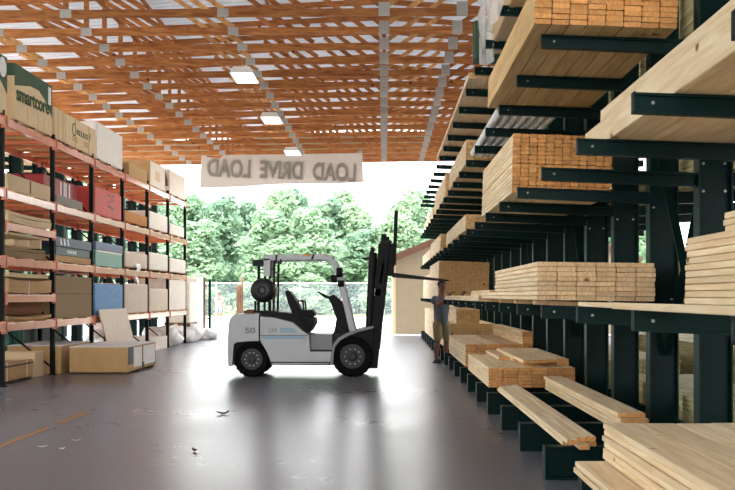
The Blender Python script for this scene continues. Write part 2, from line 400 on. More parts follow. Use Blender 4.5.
# ------------------------------------------------------------------ cantilever racks
K0, PITCH, TIP, COL, TH = 8.34, 1.53, 1.25, 2.48, .035
LEV = [1.375, 2.47, 3.52, 4.6]
colY = lambda k: K0 + PITCH * k
rack = thing('cantilever_rack', 'long dark green steel cantilever rack holding the lumber on the aisle side', 'rack', (COL, 20, 0))
def rp(b, name, m, par=rack, **k):
    o = b.build(name, m, par, **k)
    if par is rack: o.matrix_parent_inverse = Matrix.Translation((-COL, -20, 0))
    return o
def ibeam_column(b, x0, x1, y, z0, z1):
    hw = .075
    b.mi = 0; b.box(x0 + .012, x1 - .012, y - .004, y + .004, z0, z1)
    b.mi = 1; b.box(x0, x0 + .013, y - hw, y + hw, z0, z1); b.box(x1 - .013, x1, y - hw, y + hw, z0, z1); b.mi = 0
def arm_mesh(b, xt, xc, y, zt, sg=1):
    # I-section arm: web tapering, flanges top and bottom; xt tip, xc column face
    sl = TH * abs(xc - xt)
    for y0, y1, za, zb in ((-.03, .03, 0, -.012), (-.005, .005, -.012, -.09), (-.03, .03, -.09, -.102)):
        h = .012 if za - zb > .02 else 0
        P = [(xt, y + y0, zt + zb), (xc, y + y0, zt - sl + zb - .01), (xc, y + y1, zt - sl + zb - .01), (xt, y + y1, zt + zb),
             (xt, y + y0, zt + za), (xc, y + y0, zt - sl + za), (xc, y + y1, zt - sl + za), (xt, y + y1, zt + za)]
        b.hexa(P)
    b.box(min(xt, xt + .008 * sg), max(xt, xt + .008 * sg), y - .032, y + .032, zt - .102, zt + .004)
proto = {}
def inst(key, build, name, y, mats, extra=None):
    """first build at y=0, later copies share the mesh"""
    if key not in proto:
        b = MB(); build(b); o = rp(b, name, mats); proto[key] = o; o.location.y = y
        if extra: extra(o)
        return o
    o = dup(proto[key], rack); o.matrix_parent_inverse = Matrix.Translation((-COL, -20, 0)); o.location.y = y
    return o
for k in range(-3, 19):
    Y = colY(k)
    if k >= -1: inst('col', lambda b: ibeam_column(b, COL, COL + .27, 0, 0, 4.85), 'column', Y, ['green_steel', 'green_steel_flange'])
    def basef(b):
        b.box(TIP + .03, COL, -.06, .06, .24, .26); b.box(TIP + .03, COL, -.006, .006, .02, .24); b.box(TIP + .03, COL, -.06, .06, 0, .02); b.box(TIP + .02, TIP + .035, -.065, .065, 0, .262)
        b.box(COL + .27, COL + 1.4, -.06, .06, .24, .26); b.box(COL + .27, COL + 1.4, -.006, .006, .02, .24); b.box(COL + .27, COL + 1.4, -.06, .06, 0, .02)
    if k >= -1: inst('base', basef, 'base_arm', Y, 'green_steel')
    for li, z in enumerate(LEV):
        def bolts(o):
            for dx in (.1,):
                b = MB(); b.cyl((TIP + dx, -.014, o_z - .05), (TIP + dx, -.005, o_z - .05), .009, 8); b.build('bolt', 'bolt', o)
        o_z = z
        if li == 3 and k < 0 or li == 2 and k < -2: continue
        inst(('arm', li), lambda b: arm_mesh(b, TIP, COL, 0, z), 'arm', Y, 'green_steel', bolts)
        if 0 <= k <= 5 and li < 3:
            inst(('rear', li), lambda b: arm_mesh(b, COL + .27 + 1.2, COL + .27, 0, z, -1), 'rear_arm', Y, 'green_steel')
for k in range(0, 4):
    for zc in (1.25, 1.42, 2.28, 2.5, 3.4):
        for dx in (.05, .22):
            inst(('cb', zc, dx), lambda b: b.cyl((COL + dx, -.03, zc), (COL + dx, -.012, zc), .011, 8), 'bolt', colY(k) - .0, 'bolt')
# x-bracing between columns
for k in (0, 3, 6, 10, 14):
    y0, y1 = colY(k) + .08, colY(k + 1) - .08
    b = MB(); b.bar((COL + .1, y0, .9), (COL + .1, y1, 2.75), .012, .075, up=(1, 0, 0)); rp(b, 'brace', 'green_steel')
    b = MB(); b.bar((COL + .16, y0, 2.75), (COL + .16, y1, .9), .012, .075, up=(1, 0, 0)); rp(b, 'brace', 'green_steel')
for k in range(-1, 18):
    for z in (3.1,):
        inst(('strut', z), lambda b: b.box(COL + .1, COL + .16, .006, PITCH - .006, z - .04, z + .04), 'strut', colY(k), 'green_steel')

# ------------------------------------------------------------------ lumber
bcache = {}
def board_mesh(w, t, L, side, end):
    key = (round(w, 3), round(t, 3), round(L, 2), side, end, random.randrange(2))
    if key in bcache: return bcache[key]
    b = MB(); c = .005; hw, ht, hl = w / 2 - .0032, t / 2 - .0018, L / 2
    prof = [(-hw + c, -ht), (hw - c, -ht), (hw, -ht + c), (hw, ht - c), (hw - c, ht), (-hw + c, ht), (-hw, ht - c), (-hw, -ht + c)]
    bow = random.uniform(-.0022, .0022)
    rings = []
    for s in range(5):
        y = -hl + L * s / 4; d = bow * (1 - (s / 2 - 1) ** 2)
        rings.append([b.bm.verts.new((x + d, y, z)) for x, z in prof])
    for A, B in zip(rings, rings[1:]):
        for i in range(8): b._f([A[i], A[(i + 1) % 8], B[(i + 1) % 8], B[i]])
    b.mi = 1; b._f(rings[0]); b._f(rings[-1][::-1])
    bmesh.ops.recalc_face_normals(b.bm, faces=b.bm.faces)
    me = bpy.data.meshes.new('lumber_board'); b.bm.to_mesh(me); b.bm.free(); me.materials.append(M[side]); me.materials.append(M[end])
    bcache[key] = me; return me
def put_board(name, w, t, y0, y1, x, z, th, side, end, label, group, rz=0.0):
    o = bpy.data.objects.new(name, board_mesh(w, t, y1 - y0, side, end)); C.objects.link(o)
    o.location = (x, (y0 + y1) / 2, z); o.rotation_euler = (0, th, rz)
    return tag(o, label, 'board', group)
def stack(where, group, x0, z0, cols, rows, w, t, y0, y1, th=0.0, side='pine_side', end='pine_end', name='lumber_board', jit=.02, skip=None, rowlen=None, xj=.0, adj='pine board'):
    u, v = Vector((math.cos(th), -math.sin(th))), Vector((math.sin(th), math.cos(th)))
    for r in range(rows):
        sh = random.uniform(-xj, xj)
        for c in range(cols):
            if skip and skip(r, c): continue
            p = Vector((x0 + sh, z0)) + u * (c + .5) * w + v * (r + .5) * t
            a, e = (y0, y1) if not rowlen else rowlen(r, c)
            j = random.uniform(-jit, jit)
            rw = 'top row' if r == rows - 1 and rows > 1 else 'bottom row' if r == 0 and rows > 1 else '%s row up' % ORD[r + 1] if rows > 1 else ''
            cw = ('leftmost' if c == 0 else 'rightmost' if c == cols - 1 else '%s from the left' % ORD[c + 1]) if cols > 1 else ''
            lab = '%s in %s' % (adj, where) + (', ' + rw if rw else '') + (', ' + cw if cw else '')
            put_board(name, w, t, a + j, e + j, p.x, p.y, th, side, end, lab, group)
shelf = lambda li, x: LEV[li] - (x - TIP) * TH + .001
# upper-most bundle near the frame top
stack('orange bundle at the top edge', 'boards of the upper orange bundle', 1.14, shelf(2, 1.14), 8, 8, .137, .041, 8.0, 11.6, TH, 'gold_side', 'fir_end', jit=.012)
# stud bundle below it
stack('stud bundle on the middle arms', 'studs of the middle-arm bundle', 1.26, shelf(1, 1.26), 12, 7, .083, .042, 10.4, 13.6, TH, 'pine_side', 'fir_end', name='lumber_stud', jit=.012, adj='stud')
stack('upper stud bundle on the middle arms', 'studs of the middle-arm bundle', 1.27, shelf(1, 1.26) + .302, 12, 7, .083, .042, 10.42, 13.6, TH, 'pine_side', 'fir_end', name='lumber_stud', jit=.012, adj='stud')
# thick timbers overhead at the right
stack('lower layer of the thick overhead slab', 'timbers of the overhead slab', 1.45, shelf(1, 1.45), 4, 1, .254, .165, 2.2, 7.6, TH, 'pine_side', 'pale_end', name='lumber_timber', adj='pale timber', jit=.01)
stack('upper layer of the thick overhead slab', 'timbers of the overhead slab', 1.47, shelf(1, 1.45) + .168, 4, 1, .25, .085, 2.2, 7.15, TH, 'pine_side', 'pale_end', name='lumber_timber', adj='pale timber', jit=.01)
# waist-high bundle beside the columns
def rl3(r, c): return (8.9, 14.0 - .12 * c) if r < 2 else (8.9, 12.3)
stack('pale waist-high bundle', 'boards of the waist-high bundle', 1.295, shelf(0, 1.295) + .04, 6, 8, .167, .041, 8.9, 12.3, .012, 'pine_side', 'pale_end', rowlen=rl3, jit=.02, xj=.004)
for i, y in enumerate((9.25, 10.6, 12.0)):
    b = MB(); b.box(-.5, .5, -.045, .045, -.0185, .0185); o = b.build('lumber_spacer', 'pale_end'); o.location = (1.82, y, shelf(0, 1.82) + .02); o.rotation_euler = (0, TH, 0)
    tag(o, '%s cross spacer under the pale waist-high bundle' % ('nearest', 'middle', 'farthest')[i], 'spacer', 'spacers under the waist-high bundle')
put_board('lumber_board', .13, .036, 4.6, 7.4, 1.345, shelf(0, 1.345) + .019, TH, 'pine_side', 'pale_end', 'flat board on the waist-high arms, inner of two lying loose', 'loose boards on the waist-high arms').location.x = 1.43
put_board('lumber_board', .088, .04, 2.0, 5.85, 1.31, shelf(0, 1.31) + .021, TH, 'pine_side', 'pale_end', 'loose board at the very edge of the waist-high arms, right', 'loose boards on the waist-high arms')
# right-hand stack against the near column
stack('waist-high stack by the near column', 'boards of the stack at the right edge', 1.9, shelf(0, 1.9) + .002, 2, 11, .262, .042, 3.2, 6.65, .03, 'pine_side', 'pale_end', jit=.03, xj=.006)
stack('short pile topping the near-column stack', 'boards of the stack at the right edge', 2.02, shelf(0, 1.9) + .474, 2, 3, .2, .04, 3.2, 6.25, .03, 'pine_side', 'pale_end', jit=.02, xj=.006)
# mid-level boards further back, near the man
stack('low white pile beside the man', 'boards beside the man', 1.28, shelf(0, 1.28) + .001, 5, 2, .19, .042, 14.3, 22.25, TH, 'pine_side', 'pale_end', jit=.15)
stack('short pile on the low white pile', 'boards beside the man', 1.5, shelf(0, 1.5) + .087, 3, 2, .19, .042, 15.0, 18.2, TH, 'pine_side', 'pale_end', jit=.1)
# floor-level piles on the base arms
zb = .263
stack('bottom right corner stack', 'boards of the bottom right stack', 1.48, zb, 4, 8, .244, .041, 2.6, 7.1, 0, 'pine_side', 'pale_end', skip=lambda r, c: r < 7 and c in (1, 2), jit=.03, xj=.008, adj='wide board')
put_board('lumber_board', .2, .042, 3.0, 7.05, 1.37, zb + .021, 0, 'pine_side', 'pale_end', 'lone board at the outer foot of the bottom right stack', 'boards of the bottom right stack')
put_board('lumber_board', .2, .042, 3.0, 7.02, 1.375, zb + .064, 0, 'pine_side', 'pale_end', 'board lying on the lone board at the foot of the bottom right stack', 'boards of the bottom right stack')
stack('long floor pile by the columns', 'boards of the long floor pile', 2.05, zb, 1, 4, .25, .041, 9.15, 13.4, 0, 'pine_side', 'pine_end', jit=.05, xj=.012, adj='long board')
stack('slim pile on the floor arms', 'boards of the slim floor pile', 1.41, zb, 3, 2, .089, .04, 8.2, 13.0, 0, 'pine_side', 'pine_end', jit=.12, adj='narrow board')
stack('low floor bundle', 'boards of the low floor bundle', 1.35, zb, 6, 6, .188, .043, 13.6, 16.9, 0, 'pine_side', 'pine_end', jit=.02, skip=lambda r, c: False)
stack('loose layer atop the low floor bundle', 'boards of the low floor bundle', 1.66, zb + .26, 5, 2, .165, .042, 13.6, 17.1, 0, 'pine_side', 'pine_end', rowlen=lambda r, c: (13.7 + .35 * (4 - c) * (1 - r) + .12 * c, 17.1), jit=.12, skip=lambda r, c: r == 1 and c == 0)
stack('taller floor bundle nearest the man', 'boards of the taller floor bundle', 1.36, zb, 6, 8, .19, .047, 17.6, 22.0, 0, 'pine_side', 'pine_end', jit=.02, skip=lambda r, c: r < 6 and c > 2)
stack('small pile atop the taller floor bundle', 'boards of the taller floor bundle', 2.28, zb + .378, 1, 5, .17, .044, 17.3, 22.0, 0, 'pine_side', 'pine_end', jit=.03)
# far lumber: too many to count, one object
far = MB()
def far_stack(x0, z0, cols, rows, w, t, y0, y1, th=0.0, jit=.03):
    u, v = Vector((math.cos(th), -math.sin(th))), Vector((math.sin(th), math.cos(th)))
    for r in range(rows):
        for c in range(cols):
            p = Vector((x0, z0)) + u * (c + .5) * w + v * (r + .5) * t; j = random.uniform(-jit, jit)
            hw, ht = w / 2 - .003, t / 2 - .002; q = []
            for yy in (y0 + j, y1 + j):
                q.append([far.bm.verts.new((p.x + u.x * a + v.x * e, yy, p.y + u.y * a + v.y * e)) for a, e in ((-hw, -ht), (hw, -ht), (hw, ht), (-hw, ht))])
            far.mi = 0
            for i in range(4): far._f([q[0][i], q[1][i], q[1][(i + 1) % 4], q[0][(i + 1) % 4]])
            far.mi = 1; far._f(q[0]); far._f(q[1][::-1])
S = lambda li, x: shelf(li, x) + .001
far_stack(1.22, S(0, 1.22), 13, 20, .089, .044, 23.9, 28.6, TH)
far_stack(1.28, S(0, 1.28), 7, 16, .16, .044, 29.2, 34.6, TH)
far_stack(1.4, zb, 6, 13, .18, .044, 23.35, 27.0)
far_stack(1.62, zb + .58, 6, 7, .089, .044, 23.6, 27.4)
far_stack(1.35, zb, 6, 18, .18, .044, 28.4, 34.8)
far_stack(1.26, S(1, 1.26), 8, 6, .14, .042, 16.3, 21.4, TH)
far_stack(1.26, S(1, 1.26), 8, 9, .14, .042, 23.6, 28.6, TH)
far_stack(1.28, S(1, 1.28), 8, 7, .14, .042, 29.4, 35.0, TH)
far_stack(1.27, S(2, 1.27), 8, 9, .14, .042, 16.4, 20.6, TH)
far_stack(1.27, S(2, 1.27), 8, 11, .14, .044, 21.8, 26.6, TH)
far_stack(1.3, S(2, 1.3), 8, 6, .14, .044, 28.0, 34.0, TH)
far_stack(1.22, S(3, 1.22), 8, 2, .14, .044, 15.2, 24.4, TH)
far_stack(1.32, S(3, 1.32), 7, 4, .14, .044, 16.4, 20.4, TH)
for q in range(4): pass
tag(far.build('stacked_lumber', ['pine_side', 'far_end']), 'mass of distant stacked boards filling the far bays of the green rack', 'lumber', kind='stuff')
# weathered treated lumber on the far side of the rack
tl = MB()
def treated(x0, z0, cols, rows, w, t, y0, y1):
    global far
    keep = far; far = tl; far_stack(x0, z0, cols, rows, w, t, y0, y1, 0, .05); far = keep
XR = COL + .32
treated(XR + .02, zb + .002, 4, 6, .24, .042, 8.0, 12.6); treated(XR + .02, zb, 4, 9, .24, .042, 13.4, 18.0)
treated(4.35, .0, 6, 19, .19, .042, 8.5, 20)
treated(XR, LEV[0] + .004, 5, 9, .19, .042, 7.2, 11.6); treated(XR + .02, LEV[1] + .004, 5, 11, .19, .042, 7.0, 11.0)
treated(XR + .1, LEV[0] + .004, 5, 6, .19, .042, 12.4, 16.8); treated(XR + .02, LEV[1] + .004, 5, 7, .19, .042, 12.0, 16.4); treated(XR, LEV[2] + .004, 5, 20, .19, .042, 7, 16)
tag(tl.build('treated_lumber', ['treated', 'treated']), 'greenish treated boards stacked behind the dark green columns', 'lumber', kind='stuff')

# wrapped pipes on the third arms, film-wrapped load and green pack on the top arms
def pipes():
    r = .05
    for row in range(2):
        for i in range(7):
            x = 1.33 + .104 * i + (.052 if row else 0); z = shelf(2, x) + r + .004 + row * .092; y0, y1 = 11.95, 15.6
            b = MB()
            for ro, ri in ((r, r * .62),):
                n = 16; rings = []
                for rad, yy in ((ri, y0 + .5), (ri, y0), (ro, y0), (ro, y1), (ri, y1), (ri, y1 - .5)):
                    rings.append([b.bm.verts.new((rad * math.cos(2 * math.pi * a / n), yy - y0, rad * math.sin(2 * math.pi * a / n))) for a in range(n)])
                for A, B in zip(rings, rings[1:]):
                    for a in range(n): b._f([A[a], A[(a + 1) % n], B[(a + 1) % n], B[a]])
            o = b.build('plastic_pipe', 'pipe_white', loc=(x, y0, z), smooth=False)
            tag(o, 'white hollow pipe in the %s row on the third arms, %s' % ('upper' if row else 'lower', 'leftmost' if i == 0 else 'rightmost' if i == 6 else ORD[i + 1] + ' from the left'), 'pipe', 'white pipes on the third arms')
pipes()
def wrapped():
    r = thing('wrapped_bundle', 'pinkish board bundle wrapped in loose clear plastic film on the top arms', 'bundle', (1.25, 11.0, shelf(3, 1.25)))
    b = MB(); b.box(.1, 1.15, -.4, 2.6, -.02, .62); o = b.build('load', 'card_pale', r, bevel=.02)
    def fn(u, v):
        y = -.5 + 3.3 * u; t = v * 2.6
        bul = -.05 + .15 * math.sin(u * 6) * math.sin(u * math.pi) + .025 * math.sin(u * 31 + v * 9) + .015 * math.sin(u * 57 - v * 14)
        if t < .8: x, z = -bul * .8 - .04, -.1 + t * 1.0 - .15 * math.sin(u * 6) ** 2
        else: x, z = -bul + (t - .8) * .7, .7 + .03 * math.sin(u * 20 + t * 6)
        return (x, y, z)
    b = MB(); b.grid(fn, 40, 16); b.build('plastic_wrap', 'plastic_film', r, smooth=True)
    b = MB(); b.grid(lambda u, v: (-.02 + .9 * v, -.02 - .04 * math.sin(v * 9) ** 2, -.05 + .72 * u), 10, 16); b.build('plastic_wrap', 'plastic_film', r, smooth=True)
    r2 = thing('green_bundle', 'dark green wrapped pack just past the plastic-wrapped bundle, top arms', 'bundle', (1.2, 13.9, shelf(3, 1.25)))
    b = MB(); b.box(.0, .9, 0, .34, -.01, .5); b.build('pack', 'box_green', r2, bevel=.015)
    b = MB(); b.box(-.008, .9, .1, .14, -.012, .51); b.build('strap', 'strap_black', r2)
wrapped()
# ------------------------------------------------------------------ pallet rack on the left
RX, RY, BAY, DEP = -6.1, 16.75, 2.57, 1.07
LV = [.945, 2.0, 3.08, 4.23]
pr = thing('pallet_rack', 'tall pallet rack with black posts and orange beams along the left side', 'rack', (RX, RY, 0))
def post(b):
    b.mi = 0; b.box(-.04, .04, -.034, .034, .01, 4.42); b.box(-.075, .075, -.06, .06, 0, .012); b.mi = 1
    for i in range(42): b.box(-.042, .042, -.008, .008, .12 + .1 * i, .14 + .1 * i)
p0 = None
for i in range(-1, 7):
    for d in (0, -DEP):
        if p0 is None: b = MB(); post(b); p0 = o = b.build('post', ['rack_post', 'black_slot'], pr)
        else: o = dup(p0, pr)
        o.location = (d, i * BAY, 0)
    for n, (za, zb_) in enumerate(((.15, .95), (1.0, 1.95), (2.1, 3.0), (3.15, 4.15))):
        b = MB(); b.bar((-.03, 0, za), (-DEP + .03, 0, zb_), .03, .03); o = b.build('frame_brace', 'rack_post', pr, loc=(0, i * BAY, 0))
def beam_at(i, z, d, m):
    b = MB(); b.box(-.025, .03, .045, BAY - .045, -.062, .062); b.mi = 0; b.box(-.03, .04, .04, .06, -.1, .1); b.box(-.03, .04, BAY - .06, BAY - .04, -.1, .1)
    o = b.build('beam', m, pr, loc=(d, i * BAY, z), bevel=.004)
for i in range(-1, 6):
    zs = LV + ([1.41, 2.57] if i == 0 else [])
    for z in zs:
        beam_at(i, z, .04, 'orange_steel'); beam_at(i, z, -DEP, 'orange_steel')
    for z in LV:
        for q in (.3, 1.28, 2.26):
            b = MB(); b.box(-DEP + .03, .0, q - .03, q + .03, -.02, .03); b.build('deck_support', 'red_steel', pr, loc=(0, i * BAY, z))
        b = MB()
        for q in (.16, 1.13, 2.1):
            b = MB(); b.box(-DEP - .02, .05, q, q + .3, .0635, .085); b.build('deck_board', 'ply', pr, loc=(0, i * BAY, z))
bayY = lambda i: RY + i * BAY
def T(li): return LV[li] + .087
def carton(name, label, cat, x0, x1, y0, y1, z0, z1, m, group=None, bev=.012, seam=False, lay=0, bow=0.0):
    r = thing(name, label, cat, ((x0 + x1) / 2, (y0 + y1) / 2, z0), group=group)
    hx, hy, h = (x1 - x0) / 2, (y1 - y0) / 2, z1 - z0
    b = MB()
    if lay:
        for k in range(lay):
            a, c = h * k / lay + .002, h * (k + 1) / lay - .002
            def fn(u, v): pass
            n = 8
            for s in range(n):
                ya, yb = -hy + 2 * hy * s / n, -hy + 2 * hy * (s + 1) / n
                f = lambda y: -bow * (1 - (2 * abs(y) / (2 * hy)) ** 2) * (1 if k % 2 else .6) + bow
                jx = .012 * math.sin(k * 2.7)
                b.hexa([(-hx, ya, a + f(ya)), (hx + jx, ya, a + f(ya)), (hx + jx, yb, a + f(yb)), (-hx, yb, a + f(yb)),
                        (-hx, ya, c + f(ya)), (hx + jx, ya, c + f(ya)), (hx + jx, yb, c + f(yb)), (-hx, yb, c + f(yb))])
        b.build('sheets', m, r)
    else:
        b.box(-hx, hx, -hy, hy, 0, h); b.build('body', m, r, bevel=bev)
    if seam:
        b = MB(); b.box(hx - .004, hx + .003, -.03, .03, .03, h - .02); b.box(-.03 if False else -hx + .02, hx - .01, -.03, .03, h - .002, h + .003); b.build('tape', 'card_dark', r)
    return r, hx, hy, h
def strap(r, hx, hy, h, ys, m='strap_black', w=.012):
    for y in ys:
        b = MB(); b.box(hx, hx + .006, y - w, y + w, 0, h); b.box(-hx, hx + .006, y - w, y + w, h, h + .006); b.build('strap', m, r)
def skid(r, hx, hy, dz=.06):
    for k in (-.85, 0, .85):
        b = MB(); b.box(-hx, hx, k * hy - .04, k * hy + .04, -dz, -.001); b.build('skid_runner', 'old_wood', r)
XB, XF = RX - .98, RX + .03
z = T(3)
# --- top level
def green_tan(label, y0, y1, txt):
    r, hx, hy, h = carton('carton', label, 'carton', XB, XF, y0, y1, z + .05, z + .96, 'card_pale'); skid(r, hx, hy, .049)
    b = MB(); b.box(-hx - .004, hx + .004, -hy - .004, hy + .004, h * .78, h + .004); b.build('green_band', 'box_green', r)
    b = MB()                                                      # slanting green corner of the printed side
    q = [(-hy - .003, h * .79), (hy + .003, h * .79), (hy + .003, h * .36), (hy * .82, h * .5), (hy * .55, h * .66), (hy * .25, h * .76), (-hy * .2, h * .75), (-hy - .003, h * .6)]
    A = [b.bm.verts.new((hx + .004, y, zz)) for y, zz in q]; B = [b.bm.verts.new((hx + .001, y, zz)) for y, zz in q]
    b._f(A); b._f(B[::-1])
    for i in range(8): b._f([A[i], B[i], B[(i + 1) % 8], A[(i + 1) % 8]])
    b.build('green_swoosh', 'box_green', r)
    b = MB()
    for yy in (-.35, .2, .55): b.box(hx + .001, hx + .003, hy * yy - .006, hy * yy + .006, .02, h * .3)
    b.build('crease', 'card', r)
    if txt:
        text_mesh('lettering', 'smartcore', .36, 'print_green', r, (hx + .008, -.06, h * .5), (math.pi / 2, math.radians(-1.5), math.pi / 2), width=1.68, bold=.008)
        b = MB(); b.box(hx + .004, hx + .008, hy * .76, hy * .92, h * .6, h * .95); b.build('paper_label', 'white_print', r)
    else:
        b = MB(); b.lathe([(.16, 0), (.16, .004)], (0, 0, 0), 'z', 20); o = b.build('logo_disc', 'white_print', r, loc=(hx + .005, hy - .2, h * .8)); o.rotation_euler = (0, math.pi / 2, 0)
green_tan('big green and tan printed carton on the top shelf, lettered side to the aisle', 17.25, 19.2, True)
green_tan('green and tan carton cut by the left picture edge, white disc on it', 14.75, 16.9, False)
for i, (a, e, l) in enumerate(((19.36, 20.0, 'narrow pale carton beside the green and tan carton, top shelf'), (20.03, 22.1, 'pale carton with a green printed emblem on the top shelf'))):
    r, hx, hy, h = carton('carton', l, 'carton', XB, XF, a, e, z + .05, z + .62, 'card_pale'); skid(r, hx, hy, .049)
    if i:
        b = MB(); b.lathe([(.1, 0), (.13, 0), (.13, .005), (.1, .005), (.1, 0)], (0, 0, 0), 'z', 24, caps=False); o = b.build('emblem', 'print_logo', r, loc=(hx + .001, -.5, h * .6)); o.rotation_euler = (0, math.pi / 2, 0)
        text_mesh('lettering', 'RELIUS', .15, 'print_logo', r, (hx + .003, .06, h * .56), (math.pi / 2, 0, math.pi / 2), width=.75)
        b = MB(); b.prism([(0, 0), (.05, .08), (.04, .2), (-.02, .12)], -.0, .004); o = b.build('emblem', 'print_logo', r, loc=(hx + .002, .58, h * .45)); o.rotation_euler = (0, 0, math.pi / 2)
        for yy in (-.45, .35):
            for zz in (.2, .3): 
                b = MB(); b.box(hx, hx + .004, yy - .17, yy + .17, h * zz, h * zz + .035); b.build('print_line', 'card', r)
    strap(r, hx, hy, h, [-.4 * hy, .5 * hy], 'card')
r, hx, hy, h = carton('wrapped_pallet', 'tall white film-wrapped load on the top shelf', 'wrapped load', XB, XF, 22.22, 24.4, z + .05, z + .84, 'white_wrap', bev=.04); skid(r, hx, hy, .049)
b = MB()
for k in range(9): b.box(hx, hx + .004, -hy + .12 + k * .24, -hy + .16 + k * .24, .03, h - .03)
b.build('wrap_fold', 'cream_wrap', r)
r, hx, hy, h = carton('carton', 'low tan carton on the top shelf behind the white wrapped load', 'carton', XB + .25, XF, 25.0, 26.9, z + .002, z + .33, 'card')
r, hx, hy, h = carton('carton', 'small dark green carton past the white wrapped load, top shelf', 'carton', XB, RX - .2, 24.55, 24.95, z + .002, z + .62, 'box_green')
r, hx, hy, h = carton('carton', 'brown carton with a pale printed side on the top shelf', 'carton', XB + .12, XF, 27.2, 29.1, z + .002, z + .68, 'card')
b = MB(); b.box(hx, hx + .005, -hy + .06, hy - .02, .03, h - .02); b.build('printed_side', 'cream_wrap', r)
b = MB(); b.box(hx + .005, hx + .008, -.3, .3, .2, .45); b.build('print', 'card_pale', r)
r, hx, hy, h = carton('wrapped_pallet', 'last pale load on the top shelf with open brown flaps', 'wrapped load', XB, XF, 29.75, 32.1, z + .05, z + .74, 'cream_wrap', bev=.03); skid(r, hx, hy, .049)
for a, s in ((.3, .2), (-.1, .3)):
    b = MB(); b.hexa([(hx - .5, -hy - .01, s), (hx - .05, -hy - .01, s), (hx - .05, -hy, s), (hx - .5, -hy, s), (hx - .45, -hy - .25, s + .3), (hx - .05, -hy - .3, s + .25), (hx - .05, -hy - .29, s + .25), (hx - .45, -hy - .24, s + .3)]); b.build('flap', 'card_dark', r)
# --- second level from the top
z = T(2)
r, hx, hy, h = carton('carton', 'long tan carton alone in the nearest bay, second shelf from top', 'carton', XB, XF, 16.95, 19.1, z + .002, z + .27, 'card_pale', seam=True)
r, hx, hy, h = carton('carton', 'flat grey carton in front of the red white-striped pack', 'carton', RX - .2, XF, 19.5, 21.15, z + .002, z + .17, 'grey_card')
r, hx, hy, h = carton('red_pack', 'dark red wrapped pack with white stripes, second shelf from top', 'pack', XB, RX - .22, 19.5, 21.75, z + .002, z + .56, 'red_wrap', bev=.03)
b = MB()
for q in (-.14, .08, .2, .42): b.box(hx, hx + .005, q, q + .085, .02, h - .04)
b.build('stripe', 'white_print', r)
r, hx, hy, h = carton('bag_stack', 'salmon red printed bag pack on the second shelf from top', 'bags', XB, XF, 22.05, 24.3, z + .002, z + .6, 'red_bag', bev=.05)
b = MB()
random.seed(5)
for q in range(16): y, zz = random.uniform(-.1, .35), random.uniform(.15, .52); b.box(hx, hx + .005, y, y + .07, zz, zz + .04)
b.build('dark_print', 'print_grey', r)
r, hx, hy, h = carton('carton', 'orange-brown carton beside the salmon red bags', 'carton', XB, XF, 24.62, 26.9, z + .05, z + .3, 'orange_card'); skid(r, hx, hy, .049)
r, hx, hy, h = carton('wrapped_pallet', 'cream wrapped load beside the orange-brown carton', 'wrapped load', XB, XF, 27.2, 29.45, z + .05, z + .5, 'cream_wrap', bev=.03); skid(r, hx, hy, .049)
r, hx, hy, h = carton('wrapped_pallet', 'low cream load at the far end of the second shelf from top', 'wrapped load', XB, XF, 29.8, 31.9, z + .05, z + .36, 'cream_wrap', bev=.03); skid(r, hx, hy, .049)
# --- third level from the top (middle)
z = T(1)
r, hx, hy, h = carton('sheet_pack', 'sagging tan sheets on the small beam under the long tan carton', 'sheets', XB, XF, 16.95, 19.15, 2.57 + .064, 2.57 + .24, 'card_pale', lay=3, bow=.035)
r, hx, hy, h = carton('sheet_pack', 'dark flat packs on the middle shelf, nearest bay', 'sheets', XB, XF - .1, 16.95, 19.15, z + .001, z + .17, 'card_grey', lay=3, bow=.02)
for k, (yy, zz) in enumerate(((17.35, .2), (18.05, .28), (18.7, .22))):
    b = MB(); b.box(-.45, .45, -.045, .045, 0, .09 + .03 * k); o = b.build('wood_block', 'card_pale', loc=(RX - .46, yy, z + .205), bevel=.004)
    tag(o, '%s wood block on the dark flat packs in the nearest bay' % ('nearest', 'middle', 'farthest')[k], 'wood block', 'wood blocks on the flat packs')
r, hx, hy, h = carton('sheet_pack', 'thin pale sheets lying over the wood blocks, nearest bay', 'sheets', XB, XF - .03, 17.0, 19.1, z + .365, z + .41, 'card_pale', lay=1, bow=.0)
r, hx, hy, h = carton('carton', 'long tan carton at the bottom of the navy pile, middle shelf', 'carton', XB, XF, 19.45, 21.75, z + .002, z + .13, 'card')
r, hx, hy, h = carton('carton', 'dark teal pack between the tan carton and the navy box', 'pack', XB, XF - .02, 19.5, 21.75, z + .134, z + .29, 'teal_dark')
b = MB()
for q in range(5): b.box(hx, hx + .004, -.45 + q * .13, -.37 + q * .13, .05, .11)
b.build('white_print', 'white_print', r)
r, hx, hy, h = carton('carton', 'navy box with white marks on top of the navy pile', 'carton', XB, XF, 19.42, 21.8, z + .294, z + .47, 'navy')
b = MB()
for q in range(3): b.hexa([(hx, -.9 + q * .22, .03), (hx + .004, -.9 + q * .22, .03), (hx + .004, -.8 + q * .22, .03), (hx, -.8 + q * .22, .03), (hx, -.95 + q * .22, .15), (hx + .004, -.95 + q * .22, .15), (hx + .004, -.87 + q * .22, .15), (hx, -.87 + q * .22, .15)])
b.build('white_mark', 'white_print', r)
r, hx, hy, h = carton('wrapped_pallet', 'teal film-wrapped load under a navy cover, middle shelf', 'wrapped load', XB, XF, 22.1, 24.35, z + .002, z + .46, 'teal_wrap', bev=.02)
b = MB(); b.box(-hx - .01, hx + .012, -hy - .01, hy + .01, h * .74, h + .06); b.build('cover', 'navy_light', r, bevel=.02)
b = MB(); b.box(hx, hx + .006, -hy + .1, hy - .05, h * .66, h * .73); b.build('band', 'cream_wrap', r)
